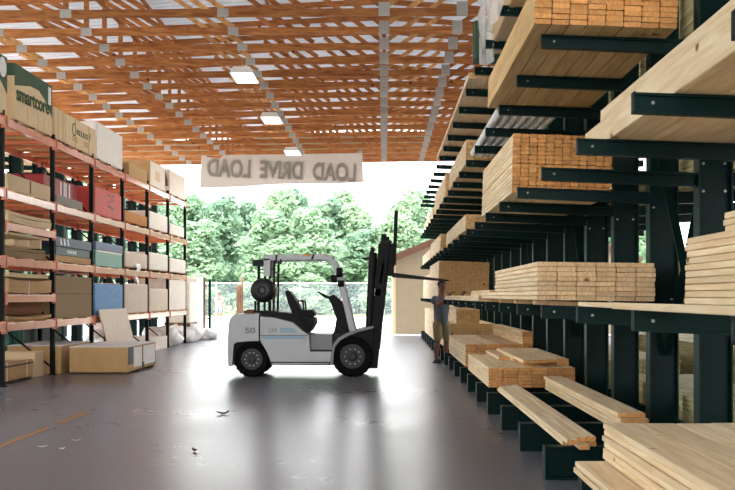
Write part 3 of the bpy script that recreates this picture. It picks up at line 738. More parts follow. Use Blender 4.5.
for i, (a, e, hh, l, m) in enumerate(((24.65, 26.95, .38, 'beige sacking-wrapped load with a white tail hanging down, middle shelf', 'beige_wrap'), (27.2, 29.5, .46, 'cream wrapped block on the middle shelf next to the far bay', 'cream_wrap'), (29.8, 32.3, .4, 'last cream load on the middle shelf', 'cream_wrap'))):
    r, hx, hy, h = carton('wrapped_pallet', l, 'wrapped load', XB, XF, a, e, z + .05, z + .05 + hh, m, bev=.04); skid(r, hx, hy, .049)
    if i == 0:
        b = MB(); b.grid(lambda u, v: (hx + .02 + .03 * math.sin(v * 8), -.25 + .5 * u * (1 - .75 * v) + .15 * v, .1 - .5 * v), 6, 8); b.build('loose_wrap', 'white_wrap', r, smooth=True)
# --- lowest shelf
z = T(0)
r, hx, hy, h = carton('sheet_pack', 'tan taped packs on the lower small beam, nearest bay', 'sheets', XB, XF, 16.95, 19.15, 1.41 + .064, 1.41 + .29, 'card', lay=2, bow=.04); strap(r, hx, hy, h, [-.1], 'white_print')
r, hx, hy, h = carton('sheet_pack', 'pale thin sheets on top of the tan taped packs, nearest bay', 'sheets', XB, XF - .04, 17.1, 19.1, 1.41 + .345, 1.41 + .42, 'card_pale', lay=2, bow=.01)
r, hx, hy, h = carton('carton', 'dark brown open-sided carton on the lowest shelf, nearest bay', 'carton', XB, XF - .15, 17.3, 19.1, z + .1, z + .33, 'card_dark')
r, hx, hy, h = carton('sheet_pack', 'bowed tan sheets under the dark brown carton, lowest shelf', 'sheets', XB, XF, 16.95, 19.15, z + .001, z + .06, 'card', lay=2, bow=.03)
for i, (a, e, l) in enumerate(((z + .002, z + .46, 'lower of two large grey-brown cartons stacked on the lowest shelf'), (z + .463, z + .8, 'upper of two large grey-brown cartons stacked on the lowest shelf'))):
    r, hx, hy, h = carton('carton', l, 'carton', XB, XF, 19.42, 21.8, a, e, 'card_grey', group='large grey-brown cartons')
r, hx, hy, h = carton('blue_pack', 'bright blue patterned pack on the lowest shelf', 'pack', XB, XF, 22.05, 24.4, z + .002, z + .68, 'blue_print', bev=.02)
b = MB(); random.seed(3)
for q in range(22):
    y, zz = random.uniform(-.8, .7), random.uniform(.1, .55); b.box(hx, hx + .004, y, y + .08, zz, zz + .015)
b.build('print_pattern', 'stripe_blue', r)
for i, (a, e, hh, l, m) in enumerate(((24.6, 27.0, .72, 'beige load beside the blue pack, lowest shelf', 'beige_wrap'), (27.2, 29.5, .62, 'beige load next to last on the lowest shelf', 'beige_wrap'), (29.7, 32.3, .9, 'tall cream load at the far end of the lowest shelf', 'cream_wrap'))):
    r, hx, hy, h = carton('wrapped_pallet', l, 'wrapped load', XB, XF, a, e, z + .001, z + hh, m, bev=.04)
# --- on the floor in and by the rack
r, hx, hy, h = carton('carton', 'long tan strapped carton on the floor at the left picture edge', 'carton', -6.75, -6.2, 16.9, 18.55, .04, .34, 'card'); strap(r, hx, hy, h, [-.45, .5], 'white_print'); skid(r, hx, hy, .039)
b = MB(); b.box(-hx - .003, hx + .008, -hy, hy, h - .07, h - .045); b.build('dark_edge', 'strap_black', r)
r, hx, hy, h = carton('carton', 'upright tan carton on the long strapped carton, left edge', 'carton', -7.1, -6.5, 16.95, 17.7, .345, .82, 'card')
r, hx, hy, h = carton('carton', 'flat white-topped carton on the floor under the nearest bays', 'carton', -7.0, -6.0, 19.5, 21.4, .0, .52, 'card')
b = MB(); b.box(-hx - .01, hx + .01, -hy - .01, hy + .01, h, h + .012); b.build('lid', 'white_wrap', r)
r, hx, hy, h = carton('crate', 'low tan box leaning out beneath the nearest bay', 'box', -6.9, -6.22, 18.7, 19.2, .0, .45, 'card_pale')
r, hx, hy, h = carton('teal_bin', 'teal crate with pale slats behind the floor cartons', 'crate', -7.6, -7.25, 19.8, 23.6, .1, .86, 'teal_dark')
b = MB(); b.box(hx - .3, hx + .006, -hy - .006, -hy + .5, .0, h - .02); b.build('panel', 'teal_bright', r)
b = MB()
for q in range(7): b.box(hx, hx + .012, -hy + .55 + q * .11, -hy + .6 + q * .11, .02, h - .04)
b.build('slat', 'teal_bright', r); skid(r, hx, hy, .1)
r, hx, hy, h = carton('carton', 'big low carton standing out on the aisle floor, white panels on its side', 'carton', -5.83, -4.74, 19.45, 21.75, .035, .5, 'card'); skid(r, hx, hy, .034)
b = MB(); b.box(-hx - .008, hx + .008, -hy - .008, hy + .008, h, h + .012); b.build('lid', 'white_wrap', r)
for a, e in ((-.62, -.06), (.06, .96)):
    b = MB(); b.box(hx, hx + .006, hy * a, hy * e, .06, h - .03); b.build('white_panel', 'white_wrap', r)
b = MB(); b.box(hx, hx + .005, -hy, -hy * .66, h * .3, h - .0); b.build('dark_label', 'strap_black', r)
b = MB(); b.box(hx, hx + .012, -.03, .1, .02, .12); b.build('hand_hole', 'black_slot', r)
strap(r, hx, hy, h, [.02, .98 * hy], 'card_dark')
b = MB(); b.hexa([(.3, -1.13, 0), (.33, -1.13, .003), (.33, 1.1, .003), (.3, 1.1, 0), (0, -1.17, 1.16), (.03, -1.17, 1.165), (.03, 1.14, 1.165), (0, 1.14, 1.16)])
o = b.build('leaning_panel', 'beige_wrap', loc=(RX + .09, 23.2, .001)); tag(o, 'pale panel leaning on the rack below the blue pack', 'panel')
r, hx, hy, h = carton('carton', 'low pale carton on the floor under the next-to-last bay', 'carton', XB, XF, 27.3, 29.4, .0, .34, 'cream_wrap')
def sack(label, c, sx, sy, sz, seed):
    rd = random.Random(seed); b = MB(); ph = [rd.uniform(0, 6) for _ in range(6)]
    def fn(u, v):
        t, p = u * 2 * math.pi, (v - .5) * math.pi
        k = 1 + .12 * math.sin(3 * t + ph[0] + p * 2) + .1 * math.sin(5 * t + ph[1] - 3 * p) + .06 * math.sin(9 * t + 7 * p + ph[2])
        z_ = math.sin(p) * k; e = abs(math.cos(p)) ** .6 * k
        return (sx * e * math.cos(t), sy * e * math.sin(t), max(0.0, sz * (z_ + .75)))
    b.grid(fn, 30, 16); bmesh.ops.remove_doubles(b.bm, verts=b.bm.verts, dist=1e-4)
    o = b.build('plastic_sack', 'white_wrap', loc=c, smooth=True); tag(o, label, 'sack', 'white plastic sacks under the far bays')
sack('white plastic sack sprawling under the last rack bay', (-6.5, 30.6, 0), .5, 1.1, .3, 1)
sack('biggest white plastic sack heaped past the end of the rack', (-6.4, 33.5, 0), .55, .9, .3, 2)
sack('low white plastic sack nearest the stake rack outside', (-6.1, 35.3, 0), .45, .8, .2, 3)
sack('white plastic sack behind the next-to-last rack bay', (-7.5, 28.4, 0), .5, .9, .4, 4)
# wrapped loads and stake rack past the end
for i, (x0, x1, y0, y1, z1, l) in enumerate(((-6.95, -6.15, 33.2, 34.6, 1.9, 'tall cream wrapped load just past the rack end'), (-6.95, -6.4, 35.9, 37.2, 2.1, 'cream wrapped load behind the stake rack'))):
    r, hx, hy, h = carton('wrapped_pallet', l, 'wrapped load', x0, x1, y0, y1, .02 if i else .6, z1, 'cream_wrap', bev=.04)
    b = MB(); b.box(-hx, hx, -hy, hy, -(.02 if i == 1 else .6), -.002); b.build('base_block', 'old_wood', r)
r = thing('stake_rack', 'open steel and timber stake rack standing outside past the pallet rack', 'rack', (-6.83, 39, -.03))
for x, y, m, hh in ((0, 0, 'old_wood', 2.15), (.15, 0, 'old_wood', 2.15), (.36, 0, 'green_steel', 2.1)):
    b = MB(); b.box(x - .045, x + .045, y - .045, y + .045, 0, hh); b.build('post', m, r)
for z_ in (.65, 1.3, 1.85):
    b = MB(); b.box(-1.4, .4, -.03, .03, z_ - .03, z_ + .03); b.build('rail', 'galv', r)
for i, (x, hh, ww) in enumerate(((px(238.8, 42), pz(285, 42), .18), (px(242.3, 42), pz(277, 42), .075))):
    b = MB(); b.box(-ww / 2, ww / 2, -.06, .06, 0, hh + .03); o = b.build('wood_post', 'old_wood', loc=(x, 42, -.03))
    tag(o, ('broad' if i == 0 else 'slim taller') + ' brown post outside behind the forklift tail', 'post')

# second cantilever rack standing back to back behind the pallet rack
r2 = thing('cantilever_rack', 'dark green cantilever rack seen through the pallet rack', 'rack', (-8.1, 26, 0))
pc = None
for i in range(14):
    if pc is None: b = MB(); ibeam_column(b, -.14, .14, 0, 0, 5.0); pc = o = b.build('column', ['green_steel', 'green_steel_flange'], r2)
    else: o = dup(pc, r2)
    o.location = (0, -9.0 + 1.53 * i, 0)
pa = {}
for i in range(14):
    for zz in (1.3, 2.4, 3.5, 4.55):
        if zz not in pa: b = MB(); arm_mesh(b, -1.3, -.14, 0, zz, 1); pa[zz] = o = b.build('arm', 'green_steel', r2)
        else: o = dup(pa[zz], r2)
        o.location = (0, -9.0 + 1.53 * i, 0)
for i in (0, 4, 8, 12):
    b = MB(); b.bar((0, -9 + 1.53 * i, .9), (0, -7.47 + 1.53 * i, 2.8), .012, .07, up=(1, 0, 0)); b.build('brace', 'green_steel', r2)
tl = MB(); far = tl
for (zz, y0, y1, n) in ((1.3, 17.2, 22, 6), (3.5, 18, 23, 5), (2.4, 24, 29, 7), (4.55, 17.5, 28, 4), (1.3, 29, 34, 8), (3.5, 29.5, 34.5, 5)):
    far_stack(-9.3, zz + .03, 6, n, .17, .042, y0, y1, 0, .05)
tag(tl.build('stacked_lumber', ['gold_side', 'pine_end']), 'boards stored on the rack behind the pallet rack', 'lumber', kind='stuff')

# ------------------------------------------------------------------ forklift
FY = 19.35; FS = 18.8 / F; FXC = px(300, 18.8)
X = lambda x: (x - VX) * FS - FXC
Z = lambda y: HC - (y - VY) * FS
P = lambda *a: [(X(x), Z(y)) for x, y in a]
fl = thing('forklift', 'white and black forklift parked across the aisle, forks raised', 'forklift', (FXC, FY, 0))
HW = .55
def fp(b, name, m, par=fl, **k): return b.build(name, m, par, **k)
b = MB(); b.prism(P((228, 366), (227.6, 350), (228, 325), (230, 318), (235, 314), (259.4, 313.6), (259.4, 341.2), (236, 341.2), (232.5, 344), (232.5, 366)), -HW, HW); cw = fp(b, 'counterweight', 'fork_white', bevel=.02)
text_mesh('number', '50', .14, 'fork_grey', cw, (X(250), -HW - .004, Z(330.8)), (math.pi / 2, 0, 0), width=.19, bold=.006)
b = MB(); b.box(X(258.9), X(259.5), -HW - .004, -HW + .01, Z(341), Z(315)); b.build('panel_gap', 'fork_black', cw)
b = MB(); b.prism(P((260, 316.2), (276, 318), (293, 322.3), (306.5, 334.4), (309.4, 334.4), (309.4, 351), (333, 351), (329, 364), (272, 365), (266.5, 351), (261.5, 341.2), (260, 341.2)), -HW, HW); bd = fp(b, 'body_panel', 'fork_white', bevel=.015)
b = MB(); b.prism(P((261.5, 336), (304, 336), (306.5, 339), (261.5, 339)), -HW - .006, -HW + .01); b.build('blue_stripe', 'stripe_blue', bd)
b = MB(); b.prism(P((280, 327.6), (292, 327.6), (297, 332.6), (280, 332.6)), -HW - .006, -HW + .01); b.build('blue_decal', 'stripe_blue', bd)
text_mesh('lettering', 'LXX', .12, 'decal_green', bd, (X(273.2), -HW - .004, Z(330.6)), (math.pi / 2, 0, 0), width=.15)
b = MB(); b.box(X(260), X(308), -HW - .005, -HW + .01, Z(335.7), Z(335.2)); b.box(X(269), X(330), -HW - .005, -HW + .01, Z(363), Z(361.8)); b.build('panel_line', 'fork_dark', bd)
b = MB(); b.box(X(309.8), X(332), -HW + .12, HW - .12, Z(351), Z(334.6)); fp(b, 'step_well', 'fork_grey', bevel=.01)
b = MB(); b.box(X(310), X(332), -HW - .002, -HW + .12, Z(351.6), Z(350)); b.box(X(310), X(332), HW - .12, HW + .002, Z(351.6), Z(350)); fp(b, 'step', 'fork_dark')
b = MB(); b.box(X(233.5), X(272), -HW + .06, HW - .06, Z(362), Z(341.6)); b.box(X(262), X(372), -.3, .3, Z(366), Z(345)); b.box(X(340), X(369), -.5, .5, Z(352), Z(335)); fp(b, 'chassis', 'fork_black')
b = MB(); b.prism(P((259.8, 310.5), (300, 314.5), (313.5, 318.5), (314, 324), (309.5, 332), (306.6, 333.6), (293.5, 321.4), (276, 317.2), (259.8, 315.6)), -HW + .02, HW - .02); fp(b, 'engine_cover', 'fork_black', bevel=.015)
for q, (x, y) in enumerate(((302, 322), (305, 327), (300, 319))):
    b = MB(); b.cyl((X(x), -HW - .02, Z(y)), (X(x) + .12, -HW - .02, Z(y) - .06), .018, 8); fp(b, 'hose', 'fork_dark')
for s in (-1, 1):
    b = MB(); pts = [(330, 365), (330.8, 352), (333, 344), (338, 338), (346, 333.5), (358, 329.3), (373.5, 326), (373.5, 328.2), (359, 331.6), (347.5, 336), (340, 340.5), (335.5, 346), (333.5, 354), (333, 365)]
    ya, yb = (-HW, -.26) if s < 0 else (.26, HW)
    for i in range(6):
        b.prism(P(pts[i], pts[i + 1], pts[12 - i], pts[13 - i]), ya, yb)
    fp(b, 'fender', 'fork_grey')
    b = MB(); b.prism(P((333.3, 362), (334, 353), (336, 346), (340.5, 341), (347.6, 336.6), (359, 332.2), (373, 329), (373, 345), (356, 345), (345, 362)), min(s * (HW - .06), s * .3), max(s * (HW - .06), s * .3)); fp(b, 'wheel_arch', 'fork_black')
def wheel(x, y, r, w_, s, name):
    cx, cz = X(x), r
    root_b = MB(); pr_ = [(r * .62, -w_ / 2 + .03), (r * .9, -w_ / 2), (r * .98, -w_ / 2 + .03), (r, -w_ / 2 + .06), (r, w_ / 2 - .06), (r * .98, w_ / 2 - .03), (r * .9, w_ / 2), (r * .62, w_ / 2 - .03)]
    root_b.lathe(pr_, (0, 0, 0), 'y', 36)
    for k in range(22):
        t = 2 * math.pi * k / 22
        root_b.bar(((r - .004) * math.cos(t), -w_ / 2 + .02, (r - .004) * math.sin(t)), ((r - .004) * math.cos(t + .1), w_ / 2 - .02, (r - .004) * math.sin(t + .1)), .05, .02, up=(math.cos(t), 0, math.sin(t)))
    o = root_b.build(name, 'tyre', fl, loc=(cx, s * (HW - w_ / 2 - .005), cz))
    d = s * (w_ / 2 - .03)
    b = MB(); b.lathe([(r * .62, -.004), (r * .56, .0), (r * .52, -.03), (r * .3, -.02), (r * .16, .012), (.02, .014)] if s > 0 else [(r * .62, .004), (r * .56, 0), (r * .52, .03), (r * .3, .02), (r * .16, -.012), (.02, -.014)], (0, d + s * .012, 0), 'y', 28); b.build('rim', 'rim_grey', o)
    b = MB()
    for k in range(10):
        t = 2 * math.pi * k / 10; b.cyl((r * .38 * math.cos(t), d - s * .03, r * .38 * math.sin(t)), (r * .38 * math.cos(t), d + s * .01, r * .38 * math.sin(t)), .012, 6)
    b.build('wheel_bolt', 'bolt', o)
for s in (-1, 1):
    wheel(352.5, 0, .365, .27, s, 'wheel'); wheel(251.5, 0, .315, .24, s, 'wheel')
# overhead guard
b = MB()
for s in (-1, 1):
    y = s * .44
    pts = [(X(263), y, Z(257.5)), (X(326), y, Z(256.5)), (X(331.5), y, Z(259.5)), (X(336), y, Z(268)), (X(340), y, Z(281)), (X(346.5), y, Z(306)), (X(352.5), y, Z(331.5))]
    for p, q in zip(pts, pts[1:]): b.bar(p, q, .07, .105, up=(0, 1, 0) if False else (0, 0, 1))
    b.bar((X(266.5), y, Z(258)), (X(266.3), y, Z(276)), .07, .12)
for x in (264, 331): b.box(X(x) - .03, X(x) + .03, -.44, .44, Z(258.5), Z(255))
og = fp(b, 'overhead_guard', 'fork_white', bevel=.008)
for x in (283, 294, 305, 316):
    b = MB(); b.box(X(x) - .025, X(x) + .025, -.44, .44, Z(258.5), Z(255.5)); b.build('guard_bar', 'fork_dark', og)
b = MB(); b.box(X(303), X(310), -.49, -.475, Z(255.6), Z(254)); b.build('orange_tag', 'orange_tag', og)
for x0, y0_, x1, y1_ in ((276, 254.5, 275.6, 264), (280.5, 259, 280.5, 264.5), (313.5, 254, 311.5, 259.5)):
    b = MB(); b.bar((X(x0), -.485, Z(y0_)), (X(x1), -.485, Z(y1_)), .015, .03); b.build('strap', 'fork_black', og)
for s in (-1, 1):
    for y in (320, 328): b = MB(); b.cyl((X(349.5 + (y - 320) * .25), s * .47, Z(y)), (X(349.5 + (y - 320) * .25), s * .485, Z(y)), .016, 8); b.build('bolt', 'bolt', og)
for x in (264.5, 273.5):
    b = MB()
    for s in (-1, 1): b.bar((X(x), s * .38, Z(260)), (X(x - 1), s * .38, Z(312)), .04, .04)
    b.bar((X(x), -.38, Z(272)), (X(x), .38, Z(272)), .03, .03); fp(b, 'rear_pillar', 'fork_dark')
# gas tank seen end-on with its bracket
b = MB(); b.lathe([(.04, -.55), (.12, -.545), (.19, -.52), (.215, -.48), (.215, .22), (.19, .27), (.12, .3), (.04, .31)], (X(262), 0, Z(290.3)), 'y', 30); gt = fp(b, 'gas_tank', 'tank_grey', smooth=True)
b = MB(); b.lathe([(.05, -.57), (.075, -.57), (.075, -.54), (.05, -.54), (.05, -.57)], (X(262), 0, Z(290.3)), 'y', 18, caps=False); b.build('collar', 'fork_black', gt)
b = MB(); b.lathe([(.216, -.4), (.222, -.4), (.222, -.35), (.216, -.35), (.216, -.4)], (X(262), 0, Z(290.3)), 'y', 30, caps=False); b.build('strap', 'fork_black', gt)
b = MB(); b.prism(P((250.3, 259.3), (261.5, 259), (261.8, 264), (258, 266), (251, 265.5)), -.3, .1); fp(b, 'lamp_box', 'fork_dark', bevel=.01)
b = MB(); b.bar((X(256), -.1, Z(265)), (X(255.5), -.1, Z(312)), .04, .05); b.bar((X(256), -.1, Z(269)), (X(273), -.1, Z(269)), .02, .02); b.bar((X(254), -.35, Z(301)), (X(254), -.35, Z(313)), .04, .04); b.bar((X(269), -.35, Z(301)), (X(269), -.35, Z(313)), .04, .04); b.box(X(252), X(272), -.4, .3, Z(313), Z(311)); fp(b, 'tank_bracket', 'fork_black')
# seat
st = MB(); st.prism(P((283.2, 292), (285, 290), (287.5, 290.6), (291, 295), (296, 303), (300, 311.5), (294, 313), (289.5, 311.5), (286, 302)), -.25, .25); se = fp(st, 'seat_back', 'fork_black', bevel=.03)
b = MB(); b.prism(P((290, 310.5), (311, 310), (313.5, 312.5), (313, 317), (296, 316.5), (290, 314)), -.26, .26); fp(b, 'seat_cushion', 'fork_black', bevel=.02)
for s in (-1, 1):
    b = MB(); b.bar((X(296.5), s * .27, Z(301)), (X(302), s * .27, Z(301.3)), .04, .03); b.bar((X(301.8), s * .27, Z(301)), (X(302.6), s * .27, Z(312)), .04, .03); fp(b, 'armrest', 'fork_black')
# steering and dash
b = MB(); c = Vector((X(324.5), -.02, Z(296))); ax = Vector((.45, 0, .9)).normalized(); uu = Vector((0, 1, 0)); vv = ax.cross(uu)
ring = [c + (uu * math.cos(t) + vv * math.sin(t)) * .165 for t in [2 * math.pi * i / 24 for i in range(25)]]
b.tube(ring, .014, 8)
for i in (0, 8, 16): b.cyl(c - ax * .03, ring[i], .012, 6)
fp(b, 'steering_wheel', 'fork_black')
b = MB(); b.prism(P((326.5, 297), (332.5, 294.5), (341, 301.5), (344, 311), (346, 322), (349.5, 333), (333, 352), (332.5, 334), (336, 319), (331, 306)), -.2, .3); fp(b, 'dash', 'fork_black', bevel=.012)
b = MB(); b.prism(P((333, 352), (334, 335), (344, 333), (350, 333), (342, 352)), -HW + .03, HW - .03); fp(b, 'floor_plate', 'fork_dark')
b = MB(); b.bar((X(328), -.12, Z(294)), (X(333.5), -.12, Z(289.5)), .04, .05); fp(b, 'display', 'stripe_blue')
for x, y, r_ in ((333, 279, .07), (338.5, 272.5, .085), (340, 283.5, .06)):
    b = MB(); b.cyl((X(x) - .04, -.5, Z(y)), (X(x) + .07, -.5, Z(y)), r_, 12); b.bar((X(x), -.5, Z(y)), (X(338), -.46, Z(y) - .03), .02, .02); fp(b, 'headlight' if r_ > .065 else 'mirror', 'fork_black', bevel=.008)
# mast
tl_ = (391 - 380) / 125.0
for s in (-1, 1):
    y = s * .36
    b = MB(); b.prism(P((368.5, 369), (377.5, 369), (390, 243), (378.5, 243)), y - .05, y + .05); fp(b, 'mast_rail', 'fork_black', bevel=.006)
    b = MB(); b.prism(P((376, 350), (380, 350), (392, 240), (381, 236)), y * .78 - .035, y * .78 + .035); fp(b, 'inner_rail', 'fork_dark', bevel=.006)
    b = MB(); b.cyl((X(368.5), y * .7, Z(344)), (X(373), y * .7, Z(252)), .075, 12); b.cyl((X(371.5), y * .7, Z(252)), (X(373), y * .7, Z(247)), .035, 10); fp(b, 'lift_cylinder', 'fork_dark')
    b = MB(); b.cyl((X(343), s * .3, Z(338)), (X(358), s * .3, Z(332.5)), .04, 12); b.cyl((X(358), s * .3, Z(332.5)), (X(374), s * .3, Z(328)), .022, 10); fp(b, 'tilt_cylinder', 'fork_grey')
for x, y, h_ in ((385, 250, 4), (374, 364, 4), (378, 300, 3), (386.5, 236, 4)):
    b = MB(); b.box(X(x - 3), X(x + 3), -.34, .34, Z(y + h_), Z(y)); fp(b, 'mast_crossbar', 'fork_black')
b = MB(); b.bar((X(361.5), -.2, Z(258)), (X(372), -.2, Z(258)), .06, .03); fp(b, 'hose_guide', 'fork_black')
for y in (-.05, .05):
    b = MB(); b.tube([(X(370), y, Z(330)), (X(373), y, Z(290)), (X(381), y, Z(240)), (X(384), y, Z(236)), (X(387), y, Z(242)), (X(388), y, Z(262))], .016, 8); fp(b, 'hose', 'fork_dark')
b = MB(); b.prism(P((381.5, 232.5), (386.5, 232.5), (388, 246), (384, 262), (380, 262)), -.12, .12); fp(b, 'chain_guard', 'fork_black', bevel=.01)
b = MB(); b.box(X(374.5), X(380.5), -.41, -.402, Z(296), Z(289)); fp(b, 'plate', 'white_print')
b = MB(); b.prism(P((379.5, 283), (381.5, 283), (384.5, 262), (382.5, 262)), -.41, -.402); fp(b, 'decal', 'box_green')
b = MB(); b.prism(P((390, 244), (394, 243), (393, 275), (387.5, 275)), -.5, .5); fp(b, 'carriage', 'fork_black', bevel=.01)
lb = MB()
for y in (-.56, -.37, -.18, 0, .18, .37, .56): lb.prism(P((393, 264), (396, 264), (398.2, 210.5), (394.8, 210.5)), y - .02, y + .02)
lb.prism(P((395.2, 210.5), (398, 210.5), (397.8, 214), (395.1, 214)), -.575, .575); lb.prism(P((393.6, 259), (395.4, 259), (395.2, 262), (393.4, 262)), -.575, .575); fp(lb, 'load_backrest', 'fork_black')
for s in (-1, 1):
    y = s * .33
    b = MB(); b.prism(P((392.6, 247), (394.8, 247), (394.2, 272.5), (450, 279.8), (450, 280.8), (393, 276.6), (391.2, 274.5)), y - .06, y + .06); fp(b, 'fork', 'fork_dark')
for i, (x, w_, y, h_) in enumerate(((245, .1, -.35, .05), (249, .12, -.2, .07), (252, .09, -.42, .045))):
    b = MB(); b.box(-w_ / 2, w_ / 2, -.15, .15, 0, h_); o = b.build('wood_block', 'card_dark', loc=(FXC + X(x) - .02 * i, FY + y * .6, Z(313.6)), bevel=.004)
    tag(o, ('smallest' if i == 2 else 'tallest' if i == 1 else 'rearmost') + ' brown wood block on the forklift counterweight', 'wood block', 'wood blocks on the counterweight')

# ------------------------------------------------------------------ people
def skin_body(name, chain, edges, m, par, root=0, sub=2):
    me = bpy.data.meshes.new(name); me.from_pydata([c[:3] for c in chain], edges, []); o = bpy.data.objects.new(name, me); C.objects.link(o)
    mod = o.modifiers.new('skin', 'SKIN'); mod.use_smooth_shade = True; mod.branch_smoothing = .6
    for i, sv in enumerate(me.skin_vertices[0].data):
        r = chain[i][3]; sv.radius = (r, r) if not isinstance(r, tuple) else r; sv.use_root = (i == root)
    s = o.modifiers.new('sub', 'SUBSURF'); s.levels = sub; s.render_levels = sub
    me.materials.append(M[m]); bpy.context.view_layer.update()
    dg = bpy.context.evaluated_depsgraph_get(); nm = bpy.data.meshes.new_from_object(o.evaluated_get(dg)); o.modifiers.clear(); o.data = nm; bpy.data.meshes.remove(me)
    for p in nm.polygons: p.use_smooth = True
    o.parent = par; return o
def person(label, loc, rz, shirt, legs, reach=True, k=1.0):
    r = thing('person', label, 'person', loc, rz); r.scale = (k, k, k)
    # facing +x local; y = left
    ch, ed = [], []
    def v(x, y, z, rad, par=None):
        ch.append((x, y, z, rad)); i = len(ch) - 1
        if par is not None: ed.append((par, i))
        return i
    pel = v(0, 0, .95, (.15, .11)); wa = v(0, 0, 1.1, (.135, .1), pel); che = v(.01, 0, 1.3, (.155, .105), wa); nb = v(.0, 0, 1.45, (.075, .07), che); nk = v(.015, 0, 1.53, .052, nb)
    h1 = v(.035, 0, 1.6, (.066, .08), nk); h2 = v(.03, 0, 1.68, (.078, .095), h1); h3 = v(.02, 0, 1.74, (.06, .075), h2)
    hands = []
    for s in (-1, 1):
        hip = v(.0, s * .1, .88, .092, pel); kn = v(.02 if s > 0 else .05, s * .12, .5, .06, hip); cf = v(-.0 if s > 0 else .02, s * .125, .32, .055, kn); an = v(-.02 if s > 0 else 0, s * .125, .09, .037, cf); toe = v(.16, s * .15, .035, .036, an)
        sh = v(0, s * .19, 1.42, .062, che)
        if reach: el = v(.15, s * .25 + .04, 1.23, .046, sh); wr = v(.36, s * .17 + .14, 1.475, .03, el)
        else: el = v(-.03, s * .25, 1.14, .043, sh); wr = v(.05, s * .25, .9, .03, el)
        d = Vector(ch[wr][:3]) - Vector(ch[el][:3]); d.normalize()
        pm = v(*(Vector(ch[wr][:3]) + d * .06), .034, wr); hands.append((Vector(ch[pm][:3]), d, s))
    skin_body('body', ch, ed, 'skin', r)
    for p, d, s in hands:                                           # fingers and thumb
        side = d.cross(Vector((0, 0, 1))).normalized(); dn = side.cross(d)
        for f, L_ in ((-.026, .07), (-.009, .08), (.009, .076), (.026, .06)):
            a = p + side * f; q = [a - d * .02, a + d * L_ * .5, a + d * L_ * .85 + Vector((0, 0, -.02)), a + d * L_ + Vector((0, 0, -.045))]
            skin_body('finger', [(*t_, .009) for t_ in q], [(0, 1), (1, 2), (2, 3)], 'skin', r, sub=1)
        a = p - d * .03 + side * (-s * .03); skin_body('thumb', [(*a, .011), (*(a + d * .035 - side * s * .025), .01), (*(a + d * .065 - side * s * .03 + Vector((0, 0, -.015))), .009)], [(0, 1), (1, 2)], 'skin', r, sub=1)
    # face
    for s in (-1, 1):
        b = MB(); b.ball((.105, s * .032, 1.668), .012, 8); b.build('eye', 'fork_black', r, smooth=True)
        b = MB(); b.ball((.02, s * .082, 1.655), .03, 8, (.6, .35, 1)); b.build('ear', 'skin', r, smooth=True)
    b = MB(); b.ball((.115, 0, 1.64), .018, 8, (1, .8, 1.4)); b.build('nose', 'skin', r, smooth=True)
    b = MB(); b.ball((.1, 0, 1.597), .02, 8, (.5, 1.2, .3)); b.build('mouth', 'card_dark', r, smooth=True)
    b = MB(); b.ball((.012, 0, 1.71), .1, 16, (1.0, .86, .82)); 
    bmesh.ops.delete(b.bm, geom=[v_ for v_ in b.bm.verts if v_.co.x > .06 and v_.co.z < 1.725], context='VERTS'); b.build('hair', 'hair', r, smooth=True)
    # shirt: torso tube with sleeves
    c2, e2 = [], []
    def w(x, y, z, rad, par=None):
        c2.append((x, y, z, rad)); i = len(c2) - 1
        if par is not None: e2.append((par, i))
        return i
    a0 = w(.0, 0, .74, (.225, .17)); a1 = w(.0, 0, 1.05, (.21, .15), a0); a2 = w(.01, 0, 1.3, (.2, .135), a1); a3 = w(0, 0, 1.455, (.1, .085), a2)
    for s in (-1, 1):
        q0 = w(0, s * .19, 1.42, .085, a2); w(*((.1, s * .235, 1.28) if reach else (-.02, s * .245, 1.22)), .075, q0)
    skin_body('shirt', c2, e2, shirt, r)
    c3, e3 = [(0, 0, .93, (.14, .11))], []
    for s in (-1, 1):
        i = len(c3); c3.append((0, s * .1, .84, .115)); c3.append((.025 if s > 0 else .04, s * .12, .6, .1)); c3.append((.03 if s > 0 else .05, s * .125, .46, .095)); e3 += [(0, i), (i, i + 1), (i + 1, i + 2)]
    skin_body('shorts', c3, e3, legs, r)
    for s in (-1, 1):
        b = MB(); b.ball((.07, s * .14, .045), .06, 12, (2.2, .95, .9)); b.box(-.06, .2, s * .14 - .05, s * .14 + .05, 0, .025); b.build('shoe', 'shoe', r, smooth=True)
    return r
person('man in grey t-shirt and khaki shorts reaching to boards on the green rack', (1.24, 22.8, 0), math.radians(-58), 'shirt', 'shorts', True, 1.0)
person('distant person in white top and blue shorts out in the bright yard', (px(219, 66), 66, -.03), math.radians(-90), 'white_cloth', 'denim', False, .95)

# ------------------------------------------------------------------ yard: shed, fence, trees
SY = 41.0
sh = thing('shed', 'tan sided shed with a brown sloping roof edge outside the opening', 'building', (px(393, SY) + 3.2, SY + 3, -.03))
b = MB(); hb = 2.95; L_ = -3.2
b.prism([(-3.2, 0), (3.2, 0), (3.2, 4.2), (3.0, 4.3), (-3.2, hb)] if False else [(-3.2, 0), (6.2, 0), (6.2, hb), (1.5, hb + 1.95), (-3.2, hb)], -3, 3)
b.build('wall', 'siding', sh)
b = MB()
for i in range(18): b.box(-3.21, 6.21, -3.012, -3.0, .16 * i + .02, .16 * i + .03)
b.build('siding_lap', 'siding', sh)
for s in (-1, 1):
    x0, x1 = (-3.45, 1.5) if s < 0 else (6.45, 1.5)
    b = MB(); b.bar((x0, 0, hb - .1 + .05), (x1, 0, hb + 2.02), 6.5, .1); b.build('roof_slope', 'brown_roof', sh)
    b = MB(); b.bar((x0, -3.2, hb - .12), (x1, -3.2, hb + 1.94), .06, .26); b.build('fascia', 'brown_roof', sh)
b = MB(); b.box(-3.22, -3.1, -3.03, -2.9, 0, hb); b.build('corner_trim', 'card_pale', sh)
